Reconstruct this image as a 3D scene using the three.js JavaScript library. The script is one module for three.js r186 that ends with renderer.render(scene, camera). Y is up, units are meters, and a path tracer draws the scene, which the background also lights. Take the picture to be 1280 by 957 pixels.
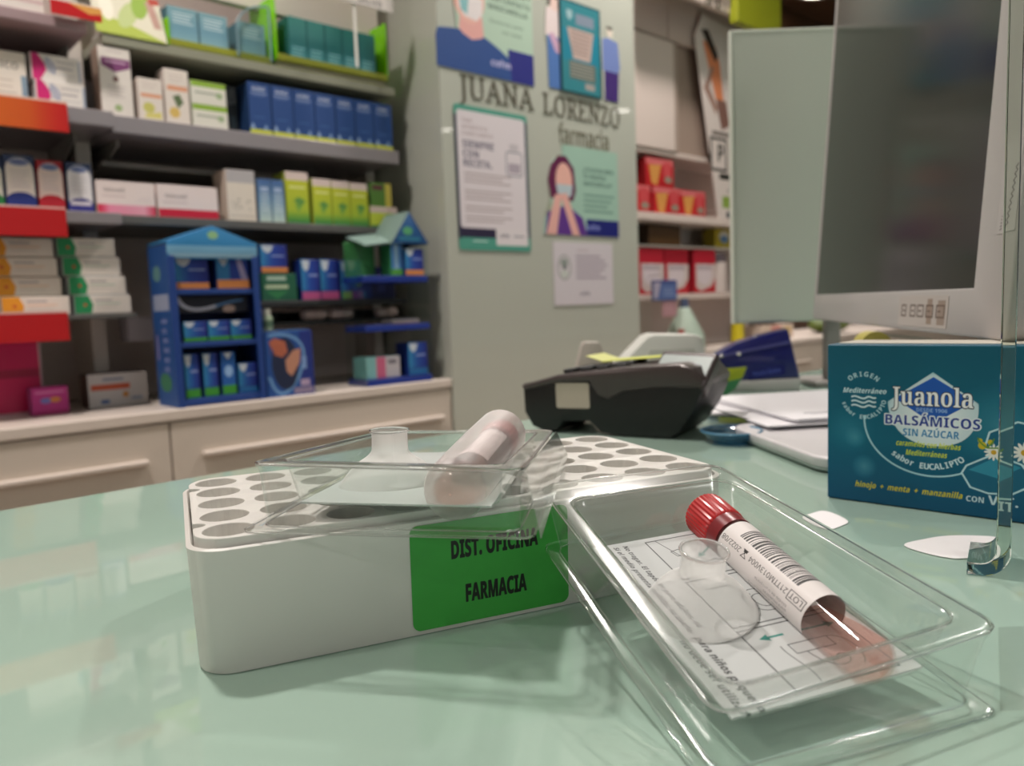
import * as THREE from 'three';
import { RoundedBoxGeometry } from 'three/addons/geometries/RoundedBoxGeometry.js';
import { TextGeometry } from 'three/addons/geometries/TextGeometry.js';
import { FontLoader } from 'three/addons/loaders/FontLoader.js';
import { mergeGeometries, mergeVertices, toCreasedNormals } from 'three/addons/utils/BufferGeometryUtils.js';
import { RectAreaLightUniformsLib } from 'three/addons/lights/RectAreaLightUniformsLib.js';
import { Brush, Evaluator, INTERSECTION } from 'three-bvh-csg';

// ---------------------------------------------------------------- camera, light, exposure
const V3 = THREE.Vector3, PI = Math.PI;
const scene = new THREE.Scene();
const renderer = new THREE.WebGLRenderer({ antialias: true });
renderer.toneMapping = THREE.LinearToneMapping;
renderer.toneMappingExposure = 1.0;
renderer.shadowMap.enabled = true;
RectAreaLightUniformsLib.init();
scene.background = new THREE.Color(0.80, 0.90, 1.0);          // pale daylight outside the shop front

const EYE = 0.1155, FOCAL = 975;                                // metres above the counter top (y = 0); pixels
const camera = new THREE.PerspectiveCamera(2 * Math.atan(478.5 / FOCAL) * 180 / PI, 1280 / 957, 0.02, 60);
{
  const pitch = 0.097, roll = -0.0375;
  const u = new V3(0, Math.cos(pitch), -Math.sin(pitch)), b = new V3(0, Math.sin(pitch), Math.cos(pitch)), r = new V3(1, 0, 0);
  const right = r.clone().multiplyScalar(Math.cos(roll)).addScaledVector(u, Math.sin(roll));
  const up = u.clone().multiplyScalar(Math.cos(roll)).addScaledVector(r, -Math.sin(roll));
  camera.quaternion.setFromRotationMatrix(new THREE.Matrix4().makeBasis(right, up, b));
  camera.position.set(0, EYE, 0);
  camera.focus = 0.30; camera.userData.fStop = 11;
}
scene.add(camera);

// the shop's own axes: t runs along the shelf wall, D is the distance from the customer's eye towards that wall
const TH = 47.612 * PI / 180, SHOP = PI / 2 - TH;
const DS = new V3(Math.sin(TH), 0, -Math.cos(TH)), NS = new V3(-Math.cos(TH), 0, -Math.sin(TH));
const at = (t, y, D) => new V3().addScaledVector(DS, t).addScaledVector(NS, D).setY(y);
const CEIL = 1.75, FLOOR = -1.0;
const LAMP = 4.2, AISLE = 7.5, PANEL = 2;                                   // candela of a downlight, radiance of a ceiling panel
const downlights = [[0.1, 1.0], [1.7, 1.1], [-1.5, 0.9], [2.4, -0.1], [-1.2, -1.55], [1.2, -1.55], [3.2, -1.55], [5.35, -1.55], [-0.6, -2.92], [2.0, -2.92], [4.53, -2.92]];
const panels = [[-0.9, -1.9], [2.9, -4.2]];

// ---------------------------------------------------------------- helpers
let seed = 12345;
const rnd = () => { seed = (seed * 1664525 + 1013904223) % 4294967296; return seed / 4294967296; };
const used = new Map();
function numbered(n) { const k = used.get(n) ?? 0; used.set(n, k + 1); return k ? n + '_' + String(k).padStart(3, '0') : n; }
function tag(o, label, category, group, kind) {
  if (label) o.userData.label = label;
  if (category) o.userData.category = category;
  if (group) o.userData.group = group;
  if (kind) o.userData.kind = kind;
  return o;
}
function thing(name, label, category, pos, turn = 0, group) {
  const o = new THREE.Group(); o.name = numbered(name); scene.add(o);
  if (pos) o.position.copy(pos); o.rotation.y = turn;
  return tag(o, label, category, group);
}
function part(parent, name, geo, mat, pos, rot) {
  const m = new THREE.Mesh(geo, mat); m.name = name; m.castShadow = m.receiveShadow = true;
  if (pos) m.position.set(...pos); if (rot) m.rotation.set(...rot);
  parent.add(m); return m;
}
function solo(name, label, category, geo, mat, pos, turn = 0, group) {
  const m = part(scene, numbered(name), geo, mat); if (pos) m.position.copy(pos); m.rotation.y = turn;
  return tag(m, label, category, group);
}
function struct(name, geo, mat, pos, turn = 0) {
  const m = part(scene, numbered(name), geo, mat); if (pos) m.position.copy(pos); m.rotation.y = turn;
  m.userData.kind = 'structure'; return m;
}
const mat = (color, roughness = 0.6, more = {}) => new THREE.MeshPhysicalMaterial({ color: new THREE.Color(color), roughness, ...more });
const box = (w, h, d) => new THREE.BoxGeometry(w, h, d);
const rbox = (w, h, d, r = 0.001, s = 2) => new RoundedBoxGeometry(w, h, d, s, Math.min(r, w / 2.01, h / 2.01, d / 2.01));
const moved = (g, x, y, z, rx = 0, ry = 0, rz = 0) => g.applyMatrix4(new THREE.Matrix4().makeRotationFromEuler(new THREE.Euler(rx, ry, rz)).setPosition(x, y, z));
const merge = (list) => mergeGeometries(list.map((g) => { const n = g.index ? g.toNonIndexed() : g; for (const k of Object.keys(n.attributes)) if (!['position', 'normal', 'uv'].includes(k)) n.deleteAttribute(k); return n; }));
function tex(w, h, draw) {
  const cv = document.createElement('canvas'); cv.width = w; cv.height = h; const c = cv.getContext('2d');
  const k = {
    c, w, h,
    bg(col) { c.fillStyle = col; c.fillRect(0, 0, w, h); },
    r(x, y, ww, hh, col) { c.fillStyle = col; c.fillRect(x * w, y * h, ww * w, hh * h); },
    p(pts, col) { c.fillStyle = col; c.beginPath(); pts.forEach(([x, y], i) => c[i ? 'lineTo' : 'moveTo'](x * w, y * h)); c.closePath(); c.fill(); },
    e(x, y, a, b, col, rot = 0) { c.fillStyle = col; c.beginPath(); c.ellipse(x * w, y * h, a * w, b * h, rot, 0, 2 * PI); c.fill(); },
    t(s, x, y, size, col, font = 'bold', fam = 'sans-serif', align = 'center', maxw) { c.fillStyle = col; c.font = `${font} ${size * h}px ${fam}`; c.textAlign = align; c.textBaseline = 'middle'; c.fillText(s, x * w, y * h, maxw ? maxw * w : undefined); },
    lines(x, y, ww, n, step, th, col) { for (let i = 0; i < n; i++) k.r(x, y + i * step, ww * (0.75 + 0.25 * Math.abs(Math.sin(i * 2.3 + x * 9))), th, col); },
  };
  draw(k, c);
  const t = new THREE.CanvasTexture(cv); t.colorSpace = THREE.SRGBColorSpace; t.anisotropy = 8; return t;
}
const printed = (t, roughness = 0.55, more = {}) => new THREE.MeshPhysicalMaterial({ map: t, roughness, ...more });
function rrShape(w, h, r, cx = 0, cy = 0) {
  const s = new THREE.Shape(), x = cx - w / 2, y = cy - h / 2; r = Math.min(r, w / 2.001, h / 2.001);
  s.moveTo(x + r, y); s.lineTo(x + w - r, y); s.absarc(x + w - r, y + r, r, -PI / 2, 0); s.lineTo(x + w, y + h - r); s.absarc(x + w - r, y + h - r, r, 0, PI / 2);
  s.lineTo(x + r, y + h); s.absarc(x + r, y + h - r, r, PI / 2, PI); s.lineTo(x, y + r); s.absarc(x + r, y + r, r, PI, 1.5 * PI); return s;
}
function polyShape(pts, k = 1) { const s = new THREE.Shape(); pts.forEach(([x, y], i) => s[i ? 'lineTo' : 'moveTo'](x * k, y * k)); s.closePath(); return s; }
function uvXY(g, x0, y0, w, h) { const p = g.attributes.position, uv = new Float32Array(p.count * 2); for (let i = 0; i < p.count; i++) { uv[2 * i] = (p.getX(i) - x0) / w; uv[2 * i + 1] = (p.getY(i) - y0) / h; } g.setAttribute('uv', new THREE.BufferAttribute(uv, 2)); return g; }
// a printed sheet or card of real thickness, its print on the z+ face
function sheet(w, h, th = 0.0004, r = 0.002) { const g = new THREE.ExtrudeGeometry(rrShape(w, h, r), { depth: th, bevelEnabled: false, curveSegments: 5 }); return uvXY(g, -w / 2, -h / 2, w, h); }
function prism(pts, depth, bevel = 0.001, k = 0.001) { const g = new THREE.ExtrudeGeometry(polyShape(pts, k), { depth: Math.max(1e-4, depth - 2 * bevel), bevelEnabled: bevel > 0, bevelSize: bevel, bevelThickness: bevel, bevelOffset: -bevel, bevelSegments: 2, curveSegments: 6 }); g.translate(0, 0, bevel); return toCreasedNormals(g, 0.6); }

// ---------------------------------------------------------------- shared materials
const M = {
  white: mat('#e9e4dd', 0.5), cream: mat('#cbbfb3', 0.45), creamTop: mat('#d6c9bf', 0.35), paper: mat('#f3f0f2', 0.7), grey: mat('#8f8a86', 0.5), dark: mat('#26282a', 0.5), black: mat('#060707', 0.45),
  steel: mat('#a49ca0', 0.32, { metalness: 0.55 }), shelfDark: mat('#5b5a58', 0.4), back: mat('#cbbcb6', 0.6), upright: mat('#c9c0b8', 0.5), red: mat('#c01018', 0.45), navy: mat('#101a70', 0.35), blue: mat('#1d4f9c', 0.4),
  film: mat('#fafcfb', 0.1, { transmission: 1, ior: 1.9, side: THREE.DoubleSide }),
  bead: mat('#ffffff', 0.05, { transmission: 1, ior: 1.5, thickness: 0.001 }),
  clear: mat('#f6faf8', 0.03, { transmission: 1, ior: 1.5, side: THREE.DoubleSide }),
  rack: mat('#dedbd6', 0.42),
};

// ---------------------------------------------------------------- the room
const T0 = -3, T1 = 7, D0 = -6, D1 = 1.86;
const mid = (a, b) => (a + b) / 2;
const slab = (name, t0, t1, y0, y1, d0, d1, m) => struct(name, box(t1 - t0, y1 - y0, d1 - d0), m, at(mid(t0, t1), mid(y0, y1), mid(d0, d1)), SHOP);
const floorTex = tex(512, 512, (k) => { k.bg('#b5ada3'); for (let i = 0; i < 2200; i++) { const g = 150 + rnd() * 50 | 0; k.r(rnd(), rnd(), 0.006, 0.006, `rgb(${g},${g - 6},${g - 14})`); } });
floorTex.wrapS = floorTex.wrapT = THREE.RepeatWrapping; floorTex.repeat.set(10, 8);
const wallMat = mat('#d8d0c8', 0.7), ceilMat = mat('#e6e2dc', 0.8), wood = mat('#3e2613', 0.5);
slab('floor', T0, T1, FLOOR - 0.1, FLOOR, D0, D1, printed(floorTex, 0.3));
slab('ceiling', T0, T1, CEIL, CEIL + 0.1, D0, D1, ceilMat);
slab('wall_back', T0, T1, FLOOR, CEIL, D1, D1 + 0.1, wallMat);
slab('wall_left', T0 - 0.1, T0, FLOOR, CEIL, D0, D1, wallMat);
slab('wall_right', T1, T1 + 0.1, FLOOR, CEIL, D0, D1, wood);
// shop front with one large window
slab('wall_front', T0, -0.5, FLOOR, CEIL, D0 - 0.1, D0, wallMat);
slab('wall_front', 4.5, T1, FLOOR, CEIL, D0 - 0.1, D0, wallMat);
slab('wall_front', -0.5, 4.5, 1.45, CEIL, D0 - 0.1, D0, wallMat);
slab('wall_front', -0.5, 4.5, FLOOR, -0.5, D0 - 0.1, D0, wallMat);
{ const w = slab('window_1', -0.5, 4.5, -0.5, 1.45, D0 - 0.06, D0 - 0.05, M.clear);
  for (const x of [-2.47, -0.83, 0.83, 2.47]) part(w, 'window_frame', box(0.06, 1.95, 0.08), M.grey, [x, 0, 0]); }
slab('wall_panelling', 3.22, T1, FLOOR, 1.42, D1 - 0.02, D1, wood);
slab('ceiling_soffit', 2.75, T1, 1.42, CEIL, 0.6, D1, wood);

// ceiling lamps
const lampPlace = ['aisle by the magenta card', 'aisle before the glass column', 'aisle past the end of the medicine shelves', 'counter over the monitor'].map((p) => `round white ceiling downlight above the ${p}`);
function lamp(t, D, i, y = CEIL) {
  const o = thing('ceiling_downlight', i ? lampPlace[i - 1] ?? 'round white downlight in the shop ceiling behind the customer' : 'round white downlight set in the brown wooden soffit', 'lamp', at(t, y, D), 0, i ? 'ceiling downlights' : undefined);
  part(o, 'trim_ring', new THREE.TorusGeometry(0.085, 0.012, 8, 32).rotateX(PI / 2), M.white, [0, -0.004, 0]);
  const d = part(o, 'diffuser', new THREE.CylinderGeometry(0.078, 0.078, 0.008, 32), new THREE.MeshStandardMaterial({ color: '#ffffff', emissive: new THREE.Color(1, 0.93, 0.84), emissiveIntensity: 9 }), [0, -0.008, 0]);
  d.castShadow = false;
  const warm = D > 0.5, s = new THREE.SpotLight(warm ? new THREE.Color(1, 0.92, 0.865) : new THREE.Color(1, 0.965, 0.92), warm ? AISLE : LAMP, 0, 1.25, 0.7, 2); s.name = 'downlight'; s.position.set(0, -0.03, 0); s.castShadow = true; s.shadow.radius = 3;
  s.target.position.set(0, -1, 0); o.add(s); o.add(s.target);
}
lamp(3.36, 1.64, 0, 1.42);
downlights.forEach(([t, D], i) => lamp(t, D, i + 1));
for (const [t, D] of panels) {
  const o = thing('ceiling_panel_light', 'rectangular white panel light in the shop ceiling', 'lamp', at(t, CEIL, D), SHOP, 'ceiling panel lights');
  part(o, 'frame', rbox(1.24, 0.03, 0.34, 0.004), M.white, [0, -0.012, 0]);
  part(o, 'diffuser', box(1.2, 0.006, 0.3), new THREE.MeshStandardMaterial({ color: '#ffffff', emissive: new THREE.Color(0.92, 1, 0.95), emissiveIntensity: 2.5 }), [0, -0.03, 0]);
  const a = new THREE.RectAreaLight(new THREE.Color(0.93, 1, 0.96), PANEL, 1.2, 0.3); a.name = 'panel_light'; a.position.set(0, -0.04, 0); a.rotation.x = -PI / 2; o.add(a);
}

// ---------------------------------------------------------------- glass column with posters
const CD = 1.40, kC = CD / 1.345;
const C = (t, y) => [t * kC, EYE + (y - EYE) * kC];
const colL = 1.096, colR = 1.781;
{
  const colMat = mat('#b9bbb0', 0.3, { clearcoat: 1, clearcoatRoughness: 0.015 });
  const o = struct('column', box(colR - colL, CEIL - FLOOR, D1 - CD), colMat, at(mid(colL, colR), mid(CEIL, FLOOR), mid(CD, D1)), SHOP);
  o.userData.label = 'pale green glass clad column between the shelf bays';
}
// a flat card stuck on the column; corners given as wall coordinates
function onColumn(name, label, cat, t0, t1, y0, y1, tx, r = 0.004, off = 0, outline) {
  const [a, b] = C(t0, y0), [c2, d2] = C(t1, y1);
  const o = thing(name, label, cat, at(mid(a, c2), mid(b, d2), CD - 0.0006 - off), SHOP);
  const w = c2 - a, h = d2 - b;
  part(o, 'card', outline ? uvXY(new THREE.ExtrudeGeometry(polyShape(outline.map(([x, y]) => [(x - 0.5) * w, (y - 0.5) * h])), { depth: 0.0015, bevelEnabled: false }), -w / 2, -h / 2, w, h) : sheet(w, h, 0.0015, r), printed(tx, 0.5));
  return o;
}
const skin = '#e9b3a6';
{
  // upper poster: a man in a blue jumper with a mask, cut out along his shoulder
  const tx = tex(512, 512, (k, c) => {
    k.bg('#b4cbb8'); k.r(0.72, 0.70, 0.28, 0.3, '#20247f');
    k.p([[0, 0.72], [0.02, 0.66], [0.1, 0.645], [0.2, 0.63], [0.48, 0.65], [0.62, 0.72], [0.73, 0.79], [0.75, 1], [0, 1]], '#264a8c');
    k.p([[0.22, 0.62], [0.26, 0.66], [0.35, 0.70], [0.44, 0.67], [0.47, 0.64], [0.45, 0.4], [0.25, 0.4]], '#e4a8a2');
    k.e(0.33, 0.3, 0.16, 0.26, skin); k.p([[0.22, 0.3], [0.24, 0.27], [0.47, 0.31], [0.46, 0.45], [0.40, 0.52], [0.28, 0.5], [0.23, 0.42]], '#e6dcdc'); k.p([[0.23, 0.3], [0.33, 0.31], [0.31, 0.48], [0.25, 0.45]], '#86bcc0');
    k.e(0.26, 0.2, 0.03, 0.03, '#8b4f55'); k.e(0.4, 0.22, 0.03, 0.03, '#8b4f55'); k.p([[0.16, 0.25], [0.18, 0.02], [0.5, 0.02], [0.49, 0.1], [0.22, 0.1]], '#5a3a35');
    ['MASCARILLA', 'TRAS CONTACTO', 'PROTECCIÓN Y', 'USA SIEMPRE'].forEach((s, i) => k.t(s, 0.52, 0.34 - 0.085 * i, 0.07, '#48594f', 'bold', 'sans-serif', 'left', 0.46));
    k.t('Queremos verte', 0.53, 0.47, 0.05, '#66796d', 'normal', 'sans-serif', 'left', 0.44); k.t('con salud', 0.66, 0.55, 0.05, '#66796d', 'normal', 'sans-serif', 'left', 0.3);
    k.t('cofm', 0.64, 0.86, 0.09, '#c9c2e6', 'bold', 'sans-serif');
  });
  const [a, b] = C(1.047, 0.628), [c2, d2] = C(1.332, 0.86); const w = c2 - a, h = d2 - b;
  const o = thing('poster', 'poster of a man in a blue jumper wearing a face mask', 'poster', at(mid(a, c2), mid(b, d2), CD - 0.0006), SHOP);
  const s = polyShape([[0, 0], [1, 0], [1, 1], [0.46, 1], [0.2, 1], [0.16, 0.8], [0.2, 0.5], [0.2, 0.37], [0.1, 0.355], [0.02, 0.34], [0, 0.28]].map(([x, y]) => [(x - 0.5) * w, (y - 0.5) * h]));
  part(o, 'card', uvXY(new THREE.ExtrudeGeometry(s, { depth: 0.0015, bevelEnabled: false }), -w / 2, -h / 2, w, h), printed(tx, 0.5));
}
{
  // poster of a woman and a man holding a teal notice board
  const tx = tex(512, 512, (k) => {
    k.bg('#b9bfae');
    k.p([[0.03, 1], [0.02, 0.42], [0.28, 0.42], [0.28, 1]], '#4d74b4'); k.p([[0, 0.44], [0.02, 0.14], [0.1, 0.12], [0.26, 0.14], [0.28, 0.44]], '#e4d4d3'); k.e(0.13, 0.08, 0.08, 0.08, '#e6c8bf'); k.p([[0.03, 0.12], [0.05, 0], [0.2, 0], [0.25, 0.12], [0.2, 0.1], [0.19, 0.03], [0.08, 0.03], [0.07, 0.12]], '#4f4643'); k.p([[0.04, 0.42], [0.1, 0.4], [0.22, 0.56], [0.18, 0.62], [0.12, 0.6]], '#c9a2bd');
    k.p([[0.76, 0.65], [0.97, 0.62], [0.95, 1], [0.76, 1]], '#3f2470'); k.p([[0.74, 0.3], [0.82, 0.27], [0.96, 0.3], [0.99, 0.6], [0.95, 0.66], [0.74, 0.66]], '#7284bd'); k.e(0.85, 0.2, 0.045, 0.07, '#dccfc2'); k.e(0.85, 0.15, 0.04, 0.03, '#4e4a44');
  });
  const [a, b] = C(1.374, 0.635), [c2, d2] = C(1.652, 0.85); const w = c2 - a, h = d2 - b;
  const o = thing('poster', 'cut out poster of a woman and a man beside a teal notice board', 'poster', at(mid(a, c2), mid(b, d2), CD - 0.0006), SHOP);
  const L = polyShape([[0.03, 0], [0.02, 0.5], [0, 0.56], [0.02, 0.86], [0.05, 1], [0.24, 1], [0.3, 0.86], [0.3, 0]].map(([x, y]) => [(x - 0.5) * w, (y - 0.5) * h]));
  const R = polyShape([[0.74, 0], [0.96, 0], [0.97, 0.38], [0.99, 0.4], [0.96, 0.7], [0.9, 0.74], [0.9, 0.86], [0.8, 0.86], [0.8, 0.73], [0.72, 0.7]].map(([x, y]) => [(x - 0.5) * w, (y - 0.5) * h]));
  const opt = { depth: 0.0015, bevelEnabled: false }, pm = printed(tx, 0.5);
  part(o, 'woman_figure', uvXY(new THREE.ExtrudeGeometry(L, opt), -w / 2, -h / 2, w, h), pm); part(o, 'man_figure', uvXY(new THREE.ExtrudeGeometry(R, opt), -w / 2, -h / 2, w, h), pm);
  const bt = tex(256, 384, (k) => {
    k.bg('#16424a'); k.r(0.03, 0.02, 0.94, 0.96, '#2f7f8a'); k.r(0.05, 0.3, 0.9, 0.35, '#1a8098');
    k.p([[0.16, 0.1], [0.3, 0.1], [0.3, 0.17], [0.23, 0.22], [0.16, 0.17]], '#9ab7bd'); k.r(0.38, 0.12, 0.45, 0.12, '#7f8b9c'); k.p([[0.16, 0.29], [0.82, 0.29], [0.72, 0.62], [0.3, 0.62]], '#bda59d');
    for (let i = 0; i < 6; i++) k.r(0.26, 0.32 + i * 0.045, 0.5 - i * 0.02, 0.012, '#7d6f6c'); k.r(0.2, 0.64, 0.65, 0.2, '#5f6c66'); for (let i = 0; i < 5; i++) k.r(0.22, 0.66 + i * 0.035, 0.58, 0.012, '#a39a90'); k.r(0.58, 0.86, 0.24, 0.07, '#a59a95');
  });
  const [e, f] = C(1.422, 0.632), [g, i] = C(1.569, 0.85);
  part(o, 'notice_board', sheet(g - e, i - f, 0.004, 0.002), printed(bt, 0.45), [mid(e, g) - mid(a, c2), mid(f, i) - mid(b, d2), 0.0016]);
}
onColumn('poster', 'tall white poster headed with advice on prescriptions in a teal frame', 'poster', 1.086, 1.303, 0.244, 0.556, tex(384, 560, (k, c) => {
  k.bg('#4d9886'); k.r(0.0, 0.07, 0.03, 0.85, '#33384a'); k.r(0.955, 0.05, 0.045, 0.85, '#4a5560'); k.r(0.02, 0.8, 0.5, 0.11, '#241a3c');
  c.fillStyle = '#ddd3d8'; c.beginPath(); c.roundRect(0.03 * k.w, 0.035 * k.h, 0.93 * k.w, 0.81 * k.h, 14); c.fill(); k.r(0.5, 0.84, 0.46, 0.12, '#dfd6d9');
  ['TOMA', 'ANTIBIÓTICOS', 'CORRECTAMENTE'].forEach((s, i) => k.t(s, 0.09, 0.10 + 0.045 * i, 0.036, '#a0898d', 'normal', 'sans-serif', 'left'));
  ['SIEMPRE', 'CON', 'RECETA.'].forEach((s, i) => k.t(s, 0.09, 0.265 + 0.065 * i, 0.07, '#524c66', 'bold', 'sans-serif', 'left', 0.5));
  for (const [y, n] of [[0.46, 3], [0.58, 3], [0.69, 2], [0.76, 2]]) k.lines(0.1, y, 0.68, n, 0.028, 0.01, '#a8979a');
  c.strokeStyle = '#7d7f8c'; c.lineWidth = 5; c.beginPath(); c.roundRect(0.68 * k.w, 0.28 * k.h, 0.23 * k.w, 0.17 * k.h, 12); c.stroke(); k.r(0.71, 0.36, 0.17, 0.07, '#aea2ae'); k.r(0.73, 0.22, 0.13, 0.05, '#c5bcc2');
  k.t('cofm', 0.62, 0.89, 0.04, '#5f5a6c'); k.r(0.75, 0.885, 0.16, 0.012, '#94909a'); k.r(0.18, 0.93, 0.2, 0.008, '#d6ede6');
}), 0.008);
onColumn('poster', 'poster of a woman with purple hair fitting a face mask', 'poster', 1.348, 1.628, 0.288, 0.505, tex(512, 440, (k, c) => {
  k.bg('#9fc0b0'); k.r(0, 0, 0.1, 0.8, '#9b9f8c'); k.r(0, 0, 0.24, 0.15, '#9b9f8c'); k.r(0.55, 0.81, 0.45, 0.19, '#121a70');
  k.p([[0.2, 0.13], [0.3, 0.12], [0.4, 0.25], [0.42, 0.5], [0.38, 0.62], [0.1, 0.6], [0.07, 0.4], [0.1, 0.25]], '#5f1444'); k.e(0.27, 0.4, 0.105, 0.2, skin); k.p([[0.17, 0.44], [0.38, 0.44], [0.36, 0.56], [0.27, 0.6], [0.18, 0.53]], '#b7c4cb');
  k.p([[0.02, 1], [0.05, 0.76], [0.3, 0.66], [0.5, 0.8], [0.56, 1]], '#5d2f88'); k.p([[0.03, 1], [0.15, 0.56], [0.24, 0.54], [0.16, 1]], '#e2aba2'); k.p([[0.22, 0.56], [0.3, 0.53], [0.46, 1], [0.36, 1]], '#e2aba2');
  ['¿COLOCAS BIEN', 'TU PROPIA', 'MASCARILLA?'].forEach((s, i) => k.t(s, 0.52, 0.24 + 0.08 * i, 0.07, '#45615a', 'bold', 'sans-serif', 'left', 0.42)); k.lines(0.52, 0.52, 0.42, 4, 0.06, 0.025, '#6f9186'); k.t('cofm', 0.64, 0.9, 0.09, '#8f98d8');
}), 0.004, 0, [[0, 0], [1, 0], [1, 1], [0.26, 1], [0.26, 0.885], [0.2, 0.885], [0.12, 0.78], [0.07, 0.62], [0.09, 0.4], [0.03, 0.24]]);
onColumn('notice', 'small white paper notice with a round emblem, lowest on the glass column', 'notice', 1.378, 1.6, 0.115, 0.27, tex(384, 300, (k, c) => {
  k.bg('#d0c8ce'); c.strokeStyle = '#768078'; c.lineWidth = 5; c.beginPath(); c.ellipse(0.17 * k.w, 0.4 * k.h, 0.1 * k.w, 0.19 * k.h, 0, 0, 7); c.stroke(); k.e(0.17, 0.33, 0.06, 0.07, '#8c948e'); k.e(0.17, 0.5, 0.06, 0.06, '#c4c9c2'); k.r(0.15, 0.38, 0.05, 0.05, '#3b4048');
  k.r(0.38, 0.12, 0.2, 0.015, '#b39aa4'); k.lines(0.36, 0.2, 0.54, 6, 0.07, 0.035, '#a396a4'); k.t('cofm', 0.5, 0.82, 0.09, '#6a6378');
}), 0.001);
// raised letters of the shop sign
const serif = await new FontLoader().loadAsync('fonts/droid/droid_serif_bold.typeface.json'), sans = await new FontLoader().loadAsync('fonts/droid/droid_sans_regular.typeface.json'), serifR = await new FontLoader().loadAsync('fonts/droid/droid_serif_regular.typeface.json');
function letters(parent, str, font, height, width, x, y, m, z = 0) {
  // each character a mesh of its own; the whole word is fitted to the given width
  const size = height / 0.73, gs = [...str].map((ch) => ch === ' ' ? null : new TextGeometry(ch, { font, size, depth: 0.0015, curveSegments: 4, bevelEnabled: false }));
  const res = font.data.resolution, adv = [...str].map((ch) => (font.data.glyphs[ch]?.ha ?? res / 2) * size / res), total = adv.reduce((a, b) => a + b, 0), k = width / total;
  let cx = x; gs.forEach((g, i) => { if (g) part(parent, 'letter', g, m, [cx, y, z]).scale.set(k, 1, 1); cx += adv[i] * k; });
}
{
  const ink = mat('#5a5446', 0.5), o = thing('shop_sign', 'dark raised shop name lettering on the glass column', 'sign', at(0, 0, CD - 0.0004), SHOP);
  const [a, b] = C(1.106, 0.566), [c2] = C(1.33, 0), [e] = C(1.358, 0), [f] = C(1.646, 0);
  letters(o, 'JUANA', serifR, 0.037, c2 - a, a, b + 0.007, ink); letters(o, 'LORENZO', serifR, 0.037, f - e, e, b + 0.006, ink);
  const [g, h] = C(1.41, 0.508), [i] = C(1.6, 0); letters(o, 'farmacia', sans, 0.036, i - g, g, h, mat('#7a7766', 0.5));
}

// ---------------------------------------------------------------- shelving behind the counter
const rowY = [0.615, 0.476, 0.304, 0.146];
{
  const o = thing('shelving_unit', 'grey metal wall shelving that carries the medicine boxes', 'shelving', at(0, 0, 0), SHOP);
  const P = (n, t0, t1, y0, y1, d0, d1, m) => part(o, n, rbox(t1 - t0, y1 - y0, d1 - d0, 0.002), m, [mid(t0, t1), mid(y0, y1), -mid(d0, d1)]);
  P('back_panel', -0.8, 0.422, -0.04, 1.4, 1.75, 1.77, M.back); P('back_panel', 0.428, 1.094, -0.04, 1.4, 1.75, 1.77, M.back);
  P('upright', 0.412, 0.438, -0.04, 1.4, 1.62, 1.75, M.upright); P('upright', 1.06, 1.085, -0.04, 1.4, 1.66, 1.75, M.upright);
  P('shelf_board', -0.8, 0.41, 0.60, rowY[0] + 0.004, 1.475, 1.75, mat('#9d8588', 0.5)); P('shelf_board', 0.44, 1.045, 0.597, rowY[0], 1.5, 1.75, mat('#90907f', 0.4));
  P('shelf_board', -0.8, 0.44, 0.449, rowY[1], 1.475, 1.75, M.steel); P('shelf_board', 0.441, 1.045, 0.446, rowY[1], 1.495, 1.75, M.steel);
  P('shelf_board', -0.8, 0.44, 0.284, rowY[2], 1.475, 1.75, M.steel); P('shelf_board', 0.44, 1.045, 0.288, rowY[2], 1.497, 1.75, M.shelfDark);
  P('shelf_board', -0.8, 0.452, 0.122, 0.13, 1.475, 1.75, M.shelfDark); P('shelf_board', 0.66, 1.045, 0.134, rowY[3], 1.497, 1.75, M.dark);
  P('inner_shelf', 0.45, 1.04, 0.405, 0.415, 1.6, 1.74, M.grey);
  for (const [t, y] of [[0.40, 0.60], [0.47, 0.446], [1.03, 0.597], [0.40, 0.449]]) part(o, 'bracket', prism([[0, 0], [-240, 0], [-240, -70], [-225, -70], [-20, -16], [0, -12]], 0.004, 0.0005), M.grey, [t, y, -1.56], [0, -PI / 2, 0]);
  part(o, 'header_panel', rbox(0.52, 0.2, 0.02, 0.002), mat('#dccfc4', 0.5), [0.79, 0.84, -1.57]);
}
const priceRails = [[0.0, 0.366, 0.430, 0.476, 'orange'], [0.0, 0.350, 0.259, 0.304, 'red'], [0.0, 0.339, 0.088, 0.134, 'red']];
priceRails.forEach(([t0, t1, y0, y1, kind], i) => {
  const o = thing('price_rail', ['orange to red price strip on the shelf edge below the magenta boxes', 'red price strip on the shelf edge below the white bottles', 'red price strip on the shelf edge above the magenta card'][i], 'price strip', at(mid(t0, t1), mid(y0, y1), 1.467), SHOP);
  const tx = tex(256, 64, (k, c) => { if (i) k.bg('#b80d14'); else { const g = c.createLinearGradient(0, 0, 256, 0); g.addColorStop(0.5, '#d8731c'); g.addColorStop(0.85, '#cf5418'); g.addColorStop(0.97, '#c41a14'); g.addColorStop(1, '#c01212'); c.fillStyle = g; c.fillRect(0, 0, 256, 64); } });
  part(o, 'strip', sheet(t1 - t0, y1 - y0, 0.0025, 0.001), printed(tx, 0.4)); part(o, 'top_lip', box(t1 - t0, 0.003, 0.02), mat(i ? '#e0b4ae' : '#e6c4b0', 0.5), [0, (y1 - y0) / 2 + 0.0016, -0.0075]);
});
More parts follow.
